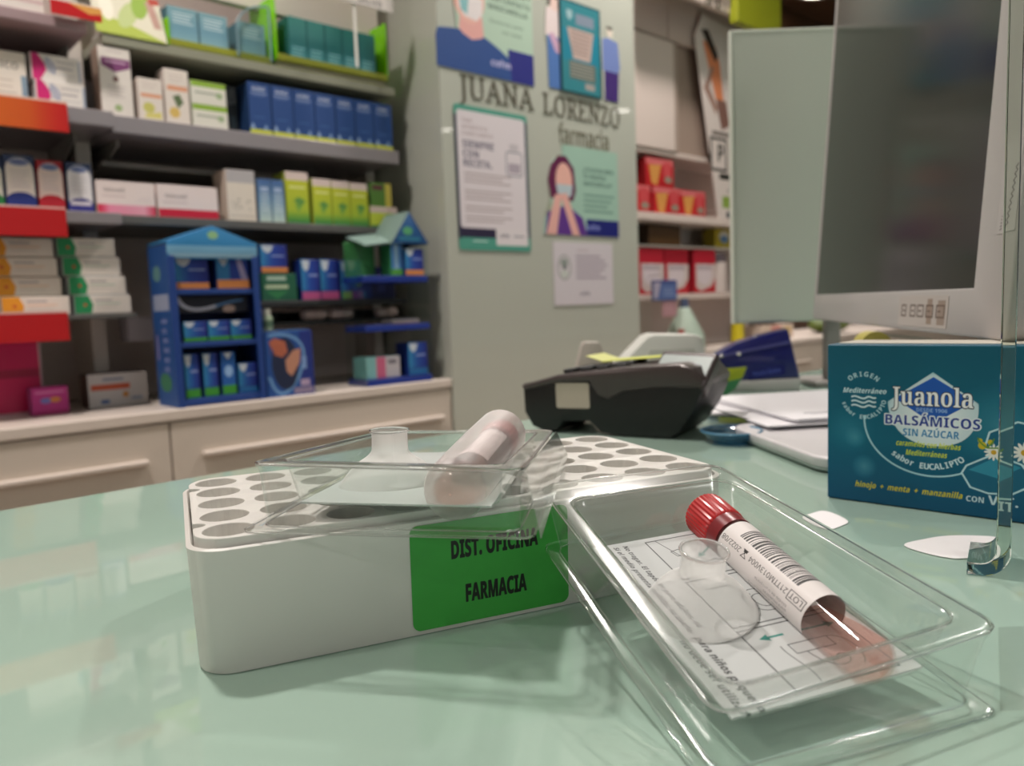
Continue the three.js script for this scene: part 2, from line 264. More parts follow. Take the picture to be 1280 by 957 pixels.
{
  const o = thing('price_rail', 'red and yellow shelf strip at the end of the top shelf', 'price strip', at(0.392, 0.628, 1.462), SHOP);
  part(o, 'strip', sheet(0.076, 0.022, 0.0025, 0.001), printed(tex(128, 48, (k) => { k.bg('#c01218'); k.p([[0.35, 0], [1, 0], [1, 0.45], [0.75, 0.6]], '#e0a050'); }), 0.4)); part(o, 'top_lip', box(0.076, 0.002, 0.012), M.white, [0, 0.012, -0.004]);
}

// ---- medicine cartons: front print, plain sides, a tuck flap
function carton(name, label, t0, t1, y0, y1, D, depth, tx, side, { group, top, jitter = 0.02, flap = 'side' } = {}) {
  const w = t1 - t0 - 0.0012, h = y1 - y0 - 0.0006;
  const o = thing(name, label, 'box', at(mid(t0, t1), y0 + h / 2 + 0.0002, D + depth / 2), SHOP + (rnd() - 0.5) * jitter, group);
  const sm = typeof side === 'string' ? mat(side, 0.55) : side, fm = tx.isTexture ? printed(tx) : tx, tm = top ? mat(top, 0.55) : sm;
  part(o, 'carton_body', rbox(w, h, depth, 0.0012), [sm, sm, tm, tm, fm, sm]);
  if (flap === 'side') part(o, 'tuck_flap', rbox(0.0006, h * 0.96, depth * 0.62, 0.0003, 1), sm, [-w / 2 - 0.0003, 0, -depth * 0.16]);
  else part(o, 'tuck_flap', rbox(w * 0.96, 0.0006, depth * 0.62, 0.0003, 1), tm, [0, h / 2, -depth * 0.16]);
  return o;
}
function again(src, name, label, t0, t1, y0, y1, D, depth, jitter = 0.02, extra = 0) {
  const c = src.clone(); c.name = numbered(name); scene.add(c); c.userData = { ...src.userData, label };
  c.position.copy(at(mid(t0, t1), mid(y0, y1), D + depth / 2)); c.rotation.y = SHOP + extra + (rnd() - 0.5) * jitter; return c;
}
const S = 1.503;
// upper shelf, first bay
carton('medicine_box', 'white box with grey capital letters beside the magenta patterned boxes', 0.235, 0.3205, rowY[1], 0.558, S, 0.06, tex(200, 180, (k) => { k.bg('#ddd5cb'); k.t('ICO', 0.72, 0.28, 0.2, '#8c8682', 'bold', 'sans-serif', 'center'); k.r(0.9, 0.45, 0.1, 0.55, '#7f95a8'); k.lines(0.4, 0.55, 0.42, 3, 0.12, 0.03, '#c2b8ae'); }), '#cfc7bd');
const mgT = tex(256, 140, (k, c) => { k.bg('#ded8d2'); k.p([[0.02, 0], [0.14, 0], [0.27, 0.35], [0.3, 0.6], [0.2, 0.9], [0.16, 1], [0.02, 1]], '#c81a70'); for (let i = 0; i < 5; i++) { c.strokeStyle = '#7684ad'; c.lineWidth = 5; c.beginPath(); c.arc(60, 75, 26 + i * 9, -1.3, 0.5); c.stroke(); } k.r(0.5, 0.2, 0.4, 0.07, '#b5afb0'); k.r(0.5, 0.42, 0.34, 0.08, '#a9a4a8'); k.r(0.5, 0.68, 0.4, 0.05, '#c4bebe'); k.r(0.95, 0.1, 0.05, 0.8, '#9aa6b8'); });
const mg = carton('medicine_box', 'upper white box with magenta wave, on top of its twin', 0.326, 0.402, rowY[1] + 0.0435, rowY[1] + 0.087, S, 0.07, mgT, '#d5ced0');
again(mg, 'medicine_box', 'lower white box with magenta wave, under its twin', 0.329, 0.405, rowY[1], rowY[1] + 0.0435, S - 0.004, 0.07);
carton('medicine_box', 'white box seen from below behind the top red shelf strip', 0.1, 0.352, rowY[0] + 0.005, 0.69, 1.49, 0.08, tex(128, 64, (k) => { k.bg('#d8cfc8'); k.r(0, 0.7, 1, 0.08, '#c7a9aa'); }), '#cfc6bf');
// upper shelf, second bay
carton('medicine_box', 'tall white box with a purple band at its top', 0.43, 0.484, rowY[1], 0.594, S, 0.04, tex(160, 340, (k) => { k.bg('#e0d8d1'); k.p([[0.08, 0.16], [0.98, 0.16], [0.98, 0.28], [0.5, 0.36], [0.08, 0.28]], '#7d3f72'); k.r(0.2, 0.2, 0.65, 0.025, '#c9a6c0'); k.e(0.5, 0.46, 0.09, 0.04, '#7d5a58'); k.lines(0.2, 0.56, 0.6, 4, 0.05, 0.012, '#bdb0b0'); k.e(0.52, 0.88, 0.12, 0.05, '#9fb47e'); k.r(0.25, 0.05, 0.5, 0.02, '#c9bdbb'); }), '#a88f80');
const orT = (lemon) => tex(140, 260, (k) => { k.bg('#e3d8cf'); k.r(0.1, lemon ? 0.3 : 0.36, 0.85, 0.09, '#dd9c7a'); k.lines(0.2, 0.1, 0.6, 3, 0.06, 0.015, '#c9bab4'); if (lemon) { k.p([[0.3, 0.5], [0.6, 0.45], [0.75, 0.6], [0.5, 0.72]], '#5d6f4a'); k.e(0.35, 0.8, 0.22, 0.1, '#d9b866'); } else { k.e(0.4, 0.7, 0.24, 0.13, '#c9c46a'); k.p([[0.25, 0.85], [0.9, 0.78], [0.9, 0.95], [0.2, 0.95]], '#d9cf7a'); } });
carton('medicine_box', 'small white box with orange band and yellow fruit, next to the purple banded box', 0.492, 0.536, rowY[1], 0.55, S, 0.035, orT(false), '#dbcfc6');
carton('medicine_box', 'taller white box with orange band and dark leaves', 0.539, 0.584, rowY[1], 0.574, S, 0.04, orT(true), '#d7cac3');
const gwT = tex(180, 100, (k) => { k.bg('#e0ddd2'); k.r(0, 0, 1, 0.24, '#8db238'); k.lines(0.1, 0.45, 0.7, 1, 0.1, 0.1, '#a9ad9f'); k.e(0.8, 0.55, 0.1, 0.14, '#9fb38a'); });
const gw = carton('medicine_box', 'upper white box with bright green top band, on its twin', 0.587, 0.655, rowY[1] + 0.042, rowY[1] + 0.085, S, 0.06, gwT, '#cfd1c2');
again(gw, 'medicine_box', 'lower white box with bright green top band, under its twin', 0.587, 0.656, rowY[1], rowY[1] + 0.042, S, 0.06);
carton('medicine_box', 'dark box with pale scribbled print in the gap before the blue boxes', 0.662, 0.6955, rowY[1], 0.574, 1.545, 0.06, tex(100, 240, (k, c) => { k.bg('#20262e'); c.strokeStyle = '#8d8f96'; c.lineWidth = 3; for (let i = 0; i < 7; i++) { c.beginPath(); c.moveTo(30, 30 + i * 10); c.lineTo(95, 10 + i * 12); c.stroke(); } k.r(0.5, 0.6, 0.35, 0.3, '#32414b'); }), '#22303c');
const alT = tex(140, 250, (k) => { k.bg('#1b4382'); k.t('ALMAX', 0.47, 0.12, 0.1, '#c6cbe0', 'bold', 'sans-serif', 'center', 0.84); k.r(0.1, 0.19, 0.75, 0.03, '#7f8fb8'); k.r(0.15, 0.24, 0.6, 0.02, '#5f77aa'); k.r(0.2, 0.66, 0.5, 0.02, '#3c64a0'); k.p([[0.02, 0.9], [0.12, 0.78], [0.25, 0.9]], '#8fa9d0'); k.p([[0.6, 0.9], [0.72, 0.79], [0.82, 0.9]], '#7f9cc8'); k.r(0, 0.91, 1, 0.09, '#c3c83c'); });
let al; for (let i = 0; i < 7; i++) {
  const t0 = 0.699 + i * 0.0482, a = [t0, t0 + 0.0478, rowY[1], 0.5765, S, 0.09], ord = ['first', 'second', 'third', 'fourth', 'fifth', 'sixth', 'seventh'][i];
  const lb = i === 6 ? 'dark blue box with yellow base band, nearest the glass column in its row' : i ? `${ord} of the dark blue boxes with yellow base band` : 'dark blue box with yellow base band, next to the dark scribbled box';
  if (!i) al = carton('blue_box', lb, ...a, alT, '#16355f', { group: 'row of blue boxes on the upper shelf', jitter: 0.01 }); else again(al, 'blue_box', lb, ...a, 0.01);
}
// middle shelf, first bay: white boxes with arched labels
const archT = (main, deep, pale, band) => tex(140, 250, (k, c) => { k.bg(deep); c.fillStyle = pale; c.beginPath(); c.roundRect(4, 12, 132, 240, [60, 60, 0, 0]); c.fill(); k.e(0.5, 0.13, 0.36, 0.07, '#8f97b5'); k.e(0.5, 0.13, 0.27, 0.035, '#5f6ea0'); k.lines(0.2, 0.28, 0.6, 5, 0.07, 0.02, '#c3bcc0'); c.fillStyle = main; c.beginPath(); c.ellipse(70, 208 + 40 * (1 - band), 72, 40, 0, PI, 0); c.fill(); k.r(0, 0.83 + 0.16 * (1 - band), 1, 0.3, main); if (band < 0.9) k.r(0.1, 0.77, 0.8, 0.08, '#d3ccd4'); });
[['green', 0.235, 0.2725, 0.385, '#1f7a3c', '#dfe2d6'], ['navy blue', 0.274, 0.3185, 0.394, '#1d2f7c', '#e2dcd4'], ['red', 0.3205, 0.3605, 0.389, '#b3162a', '#e6d3cb'], ['violet blue', 0.364, 0.405, 0.389, '#2b2a80', '#dcd8da']].forEach(([cname, t0, t1, y1, col, pale], i) => carton('pharmacy_box', `white arched label box with ${cname} base on the middle shelf`, t0, t1, rowY[2], y1, S, 0.04, archT(col, i === 2 ? '#a3202c' : '#2c3d63', pale, i === 3 ? 0.8 : 1), i === 2 ? '#8f1c24' : '#2b3a5c', { group: 'arched label boxes' }));
// middle shelf, second bay
const gelT = (v) => tex(256, 140, (k, c) => { k.bg('#e6d6d2'); k.t('Gelocatil', 0.3, v ? 0.34 : 0.26, 0.17, '#57484c', 'normal'); k.r(0.08, v ? 0.52 : 0.43, 0.4, 0.03, '#bfa8a8'); if (v) k.r(0, 0.74, 1, 0.26, '#c81438'); else { const g = c.createLinearGradient(0, 0, 256, 0); g.addColorStop(0, '#c81438'); g.addColorStop(0.2, '#e58aa6'); g.addColorStop(0.8, '#e7a2b4'); g.addColorStop(1, '#cf3a56'); c.fillStyle = g; c.fillRect(0, 98, 256, 42); c.strokeStyle = '#b8aaae'; for (let i = 0; i < 6; i++) { c.beginPath(); c.moveTo(160 + i * 14, 90); c.lineTo(200 + i * 8, 60); c.stroke(); } } });
carton('medicine_box', 'wide white painkiller box with a pink fading base band', 0.409, 0.508, rowY[2], 0.363, S, 0.05, gelT(0), '#dccbc6');
carton('medicine_box', 'wide white painkiller box with a solid crimson base band', 0.511, 0.624, rowY[2], 0.364, S, 0.05, gelT(1), '#dccbc6');
carton('medicine_box', 'tall cream box with small dark flecks beside the crimson banded box', 0.642, 0.701, rowY[2], 0.4025, S, 0.065, tex(160, 260, (k) => { k.bg('#ded3c6'); k.r(0, 0, 1, 0.25, '#b3aeb0'); for (let i = 0; i < 14; i++) k.r(0.1 + rnd() * 0.75, 0.55 + rnd() * 0.25, 0.03, 0.04, '#8d857e'); k.r(0.06, 0.9, 0.9, 0.02, '#b9afa6'); }), '#c9b7a8');
const cbT = tex(100, 250, (k, c) => { const g = c.createLinearGradient(0, 0, 0, 250); g.addColorStop(0, '#3f6299'); g.addColorStop(0.5, '#7fa0bd'); g.addColorStop(1, '#bfd4cc'); c.fillStyle = g; c.fillRect(0, 0, 100, 250); k.r(0.2, 0.18, 0.6, 0.1, '#a6b8d6'); k.lines(0.2, 0.35, 0.6, 5, 0.09, 0.02, '#dde6e6'); });
const cb = carton('medicine_box', 'slim blue to pale green box next to the cream flecked box', 0.706, 0.734, rowY[2], 0.389, S, 0.05, cbT, '#5b7ba0');
again(cb, 'medicine_box', 'slim blue to pale green box next to the single yellow box', 0.7345, 0.7625, rowY[2], 0.389, S, 0.05);
const yT = tex(150, 260, (k, c) => { const g = c.createLinearGradient(0, 0, 0, 260); g.addColorStop(0.15, '#bfc32a'); g.addColorStop(0.75, '#a5bb2e'); g.addColorStop(1, '#2f8040'); c.fillStyle = g; c.fillRect(0, 0, 150, 260); k.r(0, 0, 1, 0.16, '#d7c3bd'); k.p([[0.3, 0.55], [0.55, 0.48], [0.85, 0.55], [0.6, 0.7]], '#5f9440'); k.p([[0.35, 0.62], [0.7, 0.66], [0.5, 0.78]], '#74a53e'); k.r(0.15, 0.27, 0.7, 0.05, '#d9dc86'); });
const y1 = carton('yellow_box', 'taller single yellow green box with leaf print', 0.766, 0.818, rowY[2], 0.409, S, 0.06, yT, '#9aa336', { top: '#c9b9b2' });
[0, 1, 2].forEach((i) => carton('yellow_box', ['first of three equal yellow green leaf boxes, nearest the taller one', 'middle of three equal yellow green leaf boxes', 'last of three equal yellow green leaf boxes, nearest the column'][i], 0.826 + i * 0.0452, 0.871 + i * 0.0452, rowY[2], 0.3995 - i * 0.001, S, 0.06, y1.children[0].material[4], '#9aa336', { group: 'three yellow green boxes', top: '#c9b9b2', jitter: 0.012 }));
const lowT = tex(200, 110, (k) => { k.bg('#b9c63a'); k.r(0, 0, 1, 0.3, '#cdb8b0'); k.p([[0.55, 0.35], [0.9, 0.3], [0.95, 0.8], [0.6, 0.9]], '#7fae3c'); k.r(0, 0.9, 1, 0.1, '#3d8a44'); });
carton('medicine_box', 'low yellow and pink box lying at the end of the middle shelf', 0.9655, 1.038, rowY[2], 0.351, S, 0.06, lowT, '#a8b53c');
carton('medicine_box', 'small dark green and yellow box standing on the low yellow box', 0.972, 1.03, 0.3515, 0.404, S + 0.008, 0.045, tex(140, 120, (k) => { k.bg('#4f7a2c'); k.r(0.7, 0, 0.3, 1, '#bdb04a'); k.r(0.1, 0.1, 0.5, 0.2, '#5d2a34'); }), '#567038');
// lower shelf, first bay: two stacks
const stT = (a, b) => tex(256, 86, (k) => { k.bg('#ddd3c9'); k.p([[0, 0], [0.25, 0], [0.32, 0.5], [0.28, 1], [0, 1]], a); k.e(0.18, 0.5, 0.03, 0.09, '#c0502c'); k.r(0.36, 0.2, 0.3, 0.1, '#a9a3a3'); k.r(0.36, 0.42, 0.45, 0.06, b); k.r(0.36, 0.62, 0.4, 0.05, '#c4bab2'); k.r(0, 0.96, 1, 0.04, '#a89c90'); });
const orF = stT('#dd9420', '#d9b596'), grF = stT('#1f8a52', '#9db39f'), words = ['bottom', 'second from the bottom', 'third from the bottom', 'top'];
let src; for (let i = 0; i < 4; i++) { const x = 0.004 * (1 - i), a = [0.246 + x, 0.346 + x - (i ? 0.006 : 0), 0.1305 + i * 0.0322, 0.1305 + i * 0.0322 + 0.032, S - (i ? 0 : 0.012), 0.06], lb = `white box with orange end, ${words[i]} of its stack`; if (!i) src = carton('stacked_box', lb, ...a, orF, '#cfc4b8', { group: 'stack of orange ended boxes' }); else again(src, 'stacked_box', lb, ...a, 0.03); }
for (let i = 0; i < 4; i++) { const x = 0.008 - 0.006 * i, a = [0.35 + x, 0.442 + x, 0.1305 + i * 0.0328, 0.1305 + i * 0.0328 + 0.0326, S - 0.002 * (3 - i), 0.06], lb = `white box with green end, ${words[i]} of its stack`; if (!i) src = carton('stacked_box', lb, ...a, grF, '#c3c9cc', { group: 'stack of green ended boxes' }); else again(src, 'stacked_box', lb, ...a, 0.02); }
carton('medicine_box', 'pale lilac box pushed back behind the green ended stack', 0.47, 0.56, 0.24, 0.287, 1.6, 0.05, tex(64, 32, (k) => k.bg('#b3adb6')), '#a8a2ab').position.y = 0.1;
// lower shelf, second bay
const vk = (top, bottom, w = 128, h = 160) => tex(w, h, (k, c) => { const g = c.createLinearGradient(0, 0, w, 0); g.addColorStop(0, '#2a86b4'); g.addColorStop(0.45, top); g.addColorStop(1, '#15217c'); c.fillStyle = g; c.fillRect(0, 0, w, h); k.p([[0.03, 0.02], [0.5, 0.02], [0.4, 0.22], [0.26, 0.3], [0.12, 0.22]], '#c3cbd4'); k.r(0.4, 0.36, 0.5, 0.06, '#7f90c4'); k.r(0, 0.8, 1, 0.2, bottom); k.r(0, 0.765, 1, 0.02, '#1a2a60'); });
const VO = vk('#1a3f9c', '#cf8245'), VP = vk('#1745a0', '#b04a80'), VG = vk('#1a56a2', '#3c9430'), VB = vk('#1a4c9a', '#1d66a0');
carton('cough_box', 'blue box with orange base standing on the dark green box', 0.702, 0.76, 0.2025, 0.259, S, 0.045, VO, '#173a80');
carton('cough_box', 'dark green box with pale lettering under the orange based blue box', 0.70, 0.778, rowY[3], 0.202, S, 0.05, tex(160, 110, (k) => { k.bg('#14583f'); k.r(0.15, 0.1, 0.55, 0.16, '#a9bfae'); k.r(0.1, 0.42, 0.65, 0.14, '#b9c7a4'); k.p([[0.1, 0.65], [0.75, 0.65], [0.42, 0.95]], '#2d7a48'); }), '#0e3a3a');
const pb = carton('cough_box', 'blue box with pink base beside the dark green box', 0.788, 0.832, rowY[3], 0.231, S, 0.04, VP, '#14307c', { group: 'two pink based boxes' });
again(pb, 'cough_box', 'blue box with pink base beside the narrow green based box', 0.833, 0.877, rowY[3], 0.231, S, 0.04);
carton('cough_box', 'narrow blue box with bright green base on the lower shelf', 0.882, 0.909, rowY[3], 0.229, S, 0.04, VG, '#14307c');
carton('cough_box', 'dark blue box with a yellow green spot on the lower shelf', 0.911, 0.962, rowY[3], 0.222, S + 0.004, 0.05, tex(128, 160, (k) => { k.bg('#152f7c'); k.e(0.35, 0.5, 0.2, 0.14, '#7fa048'); k.r(0.3, 0.78, 0.4, 0.2, '#2a6aa0'); k.r(0.2, 0.12, 0.5, 0.06, '#5a6ab0'); }), '#121f5c');
carton('cough_box', 'plain navy box at the dark end of the lower shelf', 0.966, 1.035, rowY[3], 0.218, S + 0.02, 0.05, tex(64, 64, (k) => { k.bg('#131b58'); k.r(0.3, 0.5, 0.3, 0.3, '#2a3478'); }), '#10164a');
// things under the lower shelf: pale rounded soaps on a ledge
{
  const g = new THREE.CapsuleGeometry(0.014, 0.036, 6, 14); g.rotateZ(PI / 2); g.scale(1, 0.85, 1);
  const ledge = thing('ledge', 'narrow dark ledge below the lower shelf', 'shelf', at(0.93, 0.098, 1.585), SHOP); part(ledge, 'board', rbox(0.4, 0.008, 0.1, 0.002), M.dark); part(ledge, 'back_lip', rbox(0.4, 0.03, 0.006, 0.002), M.dark, [0, 0.01, -0.05]);
  [[0.842, 'pale pink rounded pack on the ledge, nearest the hands picture card'], [0.908, 'pale pink rounded pack, middle one on the ledge'], [1.03, 'pale pink rounded pack on the ledge, behind the roofed clear stand']].forEach(([t, lb], i) => { const o = thing('rounded_pack', lb, 'pack', at(t, 0.115, 1.56), SHOP, 'rounded packs on the ledge'); part(o, 'pack_body', g, mat('#ecd2cb', 0.5)); part(o, 'seam', new THREE.TorusGeometry(0.0142, 0.0007, 6, 20).rotateY(PI / 2), mat('#b99d98', 0.6)); });
}
// top shelf, second bay: display trays of teal boxes, acrylic edges, leaf card
const lime = mat('#9be020', 0.12, { transmission: 0.75, ior: 1.49 }), limeDeep = mat('#9ef01c', 0.15, { transmission: 0.35, ior: 1.49 }), olive = mat('#a6ab3a', 0.3, { transmission: 0.25 });
function displayTray(label, t0, t1, y0, h, D, depth, endH) {
  const w = t1 - t0, o = thing('display_tray', label, 'display tray', at(mid(t0, t1), y0, D + depth / 2), SHOP);
  part(o, 'tray_floor', rbox(w, 0.004, depth, 0.001), olive, [0, 0.002, 0]); part(o, 'front_lip', rbox(w, h, 0.003, 0.001), olive, [0, h / 2, depth / 2 - 0.0015]); part(o, 'back_wall', rbox(w, endH * 0.8, 0.003, 0.001), mat('#b9bf9a', 0.4), [0, endH * 0.4, -depth / 2 + 0.0015]);
  for (const s of [-1, 1]) part(o, 'end_wall', rbox(0.004, endH, depth, 0.001), limeDeep, [s * (w / 2 - 0.002), endH / 2, 0]);
  return o;
}
displayTray('lime green clear display tray with pale teal boxes beside the leaf card', 0.553, 0.755, rowY[0] + 0.001, 0.014, S, 0.1, 0.05);
displayTray('lime green clear display tray with tall bright end walls, nearest the column', 0.763, 1.03, rowY[0] + 0.012, 0.014, 1.5, 0.11, 0.125);
{ const o = thing('tray_riser', 'pale riser block under the lime display tray', 'riser', at(0.896, rowY[0] + 0.006, 1.56), SHOP); part(o, 'block', rbox(0.26, 0.0115, 0.1, 0.002), M.cream); part(o, 'edge_trim', rbox(0.26, 0.004, 0.003, 0.001), olive, [0, -0.003, 0.051]); }
const tealF = (deep) => tex(120, 170, (k, c) => { const g = c.createLinearGradient(0, 0, 0, 170); g.addColorStop(0, deep ? '#2b7a72' : '#7fa6b0'); g.addColorStop(0.55, deep ? '#1f6a6c' : '#6f9cb0'); g.addColorStop(1, deep ? '#5fa8b4' : '#8fb6c2'); c.fillStyle = g; c.fillRect(0, 0, 120, 170); k.lines(0.15, deep ? 0.66 : 0.15, 0.7, 4, 0.08, 0.03, deep ? '#8cc4cc' : '#cfe0e4'); });
const tF = tealF(true), tP = tealF(false); let tb;
for (let i = 0; i < 5; i++) { const t0 = 0.796 + i * 0.0415, a = [t0, t0 + 0.041, rowY[0] + 0.0165, 0.722, 1.506, 0.05], lb = [`dark teal box in the lime tray, nearest the pale teal boxes`, 'second dark teal box in the lime tray', 'third dark teal box in the lime tray, in the middle', 'fourth dark teal box in the lime tray', 'fifth dark teal box in the lime tray, nearest the column'][i]; if (!i) tb = carton('teal_box', lb, ...a, tF, '#1d5c60', { group: 'dark teal boxes', jitter: 0.01 }); else again(tb, 'teal_box', lb, ...a, 0.01); }
tb = carton('teal_box', 'pale teal box next to the leaf card', 0.556, 0.612, rowY[0] + 0.0055, 0.69, 1.508, 0.05, tP, '#45707c', { group: 'pale teal boxes' });
again(tb, 'teal_box', 'middle pale teal box of three in its tray', 0.6135, 0.6695, rowY[0] + 0.0055, 0.69, 1.508, 0.05); again(tb, 'teal_box', 'pale teal box under the arched clear hood', 0.69, 0.746, rowY[0] + 0.0055, 0.69, 1.508, 0.05);
{ const o = thing('display_hood', 'arched clear plastic hood standing over a pale teal box', 'hood', at(0.718, rowY[0] + 0.005, 1.5), SHOP); const s = new THREE.Shape(); s.moveTo(-0.034, 0); s.lineTo(-0.034, 0.06); s.quadraticCurveTo(-0.02, 0.1, 0.034, 0.105); s.lineTo(0.034, 0); const pts = s.getPoints(8), g = new THREE.TubeGeometry(new THREE.CatmullRomCurve3(pts.map((p) => new V3(p.x, p.y, 0)), false, 'catmullrom', 0.05), 40, 0.002, 6); part(o, 'rim', g, mat('#7d9aa4', 0.2)); part(o, 'pane', uvXY(new THREE.ExtrudeGeometry(s, { depth: 0.0012, bevelEnabled: false }), -0.03, 0, 0.06, 0.1), M.clear, [0, 0, -0.0006]); }
{ const o = thing('leaf_card', 'sloping display card printed with green leaves on the top shelf', 'display card', at(0.49, rowY[0] + 0.032, 1.515), SHOP); part(o, 'card', sheet(0.118, 0.09, 0.002, 0.002), printed(tex(256, 200, (k) => { k.bg('#d3cdb9'); k.p([[0, 0.55], [0.5, 0.72], [1, 1], [0, 1]], '#a6b44a'); k.e(0.5, 0.5, 0.12, 0.35, '#b3bf82', 0.5); k.e(0.7, 0.2, 0.12, 0.35, '#8fac48', 0.2); k.p([[0.78, 0.1], [0.9, 0.1], [0.96, 0.7], [0.85, 0.7]], '#b58f84'); k.p([[0.82, 0], [1, 0], [1, 0.12], [0.86, 0.16]], '#b0483a'); k.e(0.2, 0.4, 0.1, 0.3, '#e2dccb'); }), 0.5), [0, 0.01, 0], [-0.35, 0, 0]); part(o, 'support', rbox(0.1, 0.004, 0.05, 0.001), M.white, [0, -0.029, -0.02]); }
{ const o = thing('shelf_label_plate', 'white plate with dark letters above the lime display tray', 'sign', at(0.95, 0.785, 1.45), SHOP); part(o, 'plate', sheet(0.13, 0.06, 0.003, 0.002), printed(tex(160, 80, (k) => { k.bg('#d8cfca'); k.t('SALUD', 0.55, 0.82, 0.3, '#6d6664'); }), 0.5)); part(o, 'stem', rbox(0.006, 0.13, 0.003, 0.001), M.white, [-0.03, -0.093, -0.002]); }

// ---------------------------------------------------------------- drawer units under the shelves
const DR = 1.405, DTOP = -0.041;
function drawerUnit(label, t0, t1, gaps, handles) {
  const o = thing('drawer_unit', label, 'drawers', at(0, 0, 0), SHOP);
  const P = (p, n, a, b, y0, y1, d0, d1, m, r = 0.003) => part(p, n, rbox(b - a, y1 - y0, d1 - d0, r), m, [mid(a, b), mid(y0, y1), -mid(d0, d1)]);
  P(o, 'carcass', t0, t1, FLOOR, DTOP - 0.021, DR + 0.022, 1.83, M.cream); P(o, 'worktop', t0, t1, DTOP - 0.02, DTOP, DR - 0.004, 1.83, M.creamTop);
  const edges = [t0, ...gaps, t1];
  for (let i = 0; i + 1 < edges.length; i++) {
    const a = edges[i] + 0.0015, b = edges[i + 1] - 0.0015;
    for (const [y0, y1] of [[-0.40, DTOP - 0.023], [-0.70, -0.404], [FLOOR + 0.06, -0.704]]) {
      const d = P(o, 'drawer_front', a, b, y0, y1, DR, DR + 0.02, M.cream, 0.002); const h = handles[i]; if (!h) continue;
      part(d, 'handle', rbox(h[1] - h[0], 0.009, 0.014, 0.003), M.creamTop, [mid(h[0], h[1]) - mid(a, b), (y1 - y0) / 2 - 0.062, 0.016]);
    }
  }
}
drawerUnit('cream drawer unit with long rail handles under the medicine shelves', -0.9, 1.094, [0.468], [[-0.5, 0.427], [0.52, 1.066]]);
drawerUnit('cream drawer unit past the glass column under the red boxes', 1.785, 5.4, [2.9, 4.1], [[1.9, 2.8], [3.0, 4.0], [4.2, 5.3]]);

// things on the first drawer top
{
  const o = thing('sign_card', 'upright magenta card in a white frame on the drawer top', 'sign', at(0.265, DTOP, 1.585), SHOP); part(o, 'frame', rbox(0.105, 0.131, 0.004, 0.001), mat('#d9b9c0', 0.4), [0, 0.066, 0]); part(o, 'card', sheet(0.097, 0.121, 0.0015, 0.001), printed(tex(128, 160, (k) => { k.bg('#d4125e'); k.r(0, 0.38, 1, 0.12, '#ac0e48'); }), 0.4), [0, 0.066, 0.002]); part(o, 'foot', rbox(0.105, 0.003, 0.04, 0.001), mat('#d9b9c0', 0.4), [0, 0.0016, 0.01]);
}
carton('medicine_box', 'small pink box with blue and yellow ovals before the magenta card', 0.287, 0.345, DTOP, 0.008, 1.535, 0.03, tex(180, 140, (k) => { k.bg('#bf3488'); k.e(0.38, 0.48, 0.16, 0.11, '#7a78c4'); k.e(0.64, 0.46, 0.15, 0.1, '#d98a48'); k.r(0, 0.86, 1, 0.14, '#a82a70'); k.r(0.1, 0.14, 0.8, 0.08, '#d878b4'); }), '#b04a8a');
carton('medicine_box', 'white box with orange stripe beside the large blue display', 0.383, 0.487, DTOP, 0.022, 1.565, 0.05, tex(256, 150, (k) => { k.bg('#cfc8c6'); k.r(0.05, 0.32, 0.65, 0.17, '#cc5c3c'); k.r(0.25, 0.15, 0.35, 0.06, '#77819e'); k.e(0.62, 0.66, 0.05, 0.09, '#cf8a3c'); k.r(0.2, 0.78, 0.14, 0.12, '#5b74a8'); k.r(0.72, 0.74, 0.18, 0.1, '#9ca6ba'); }), '#6d5148');
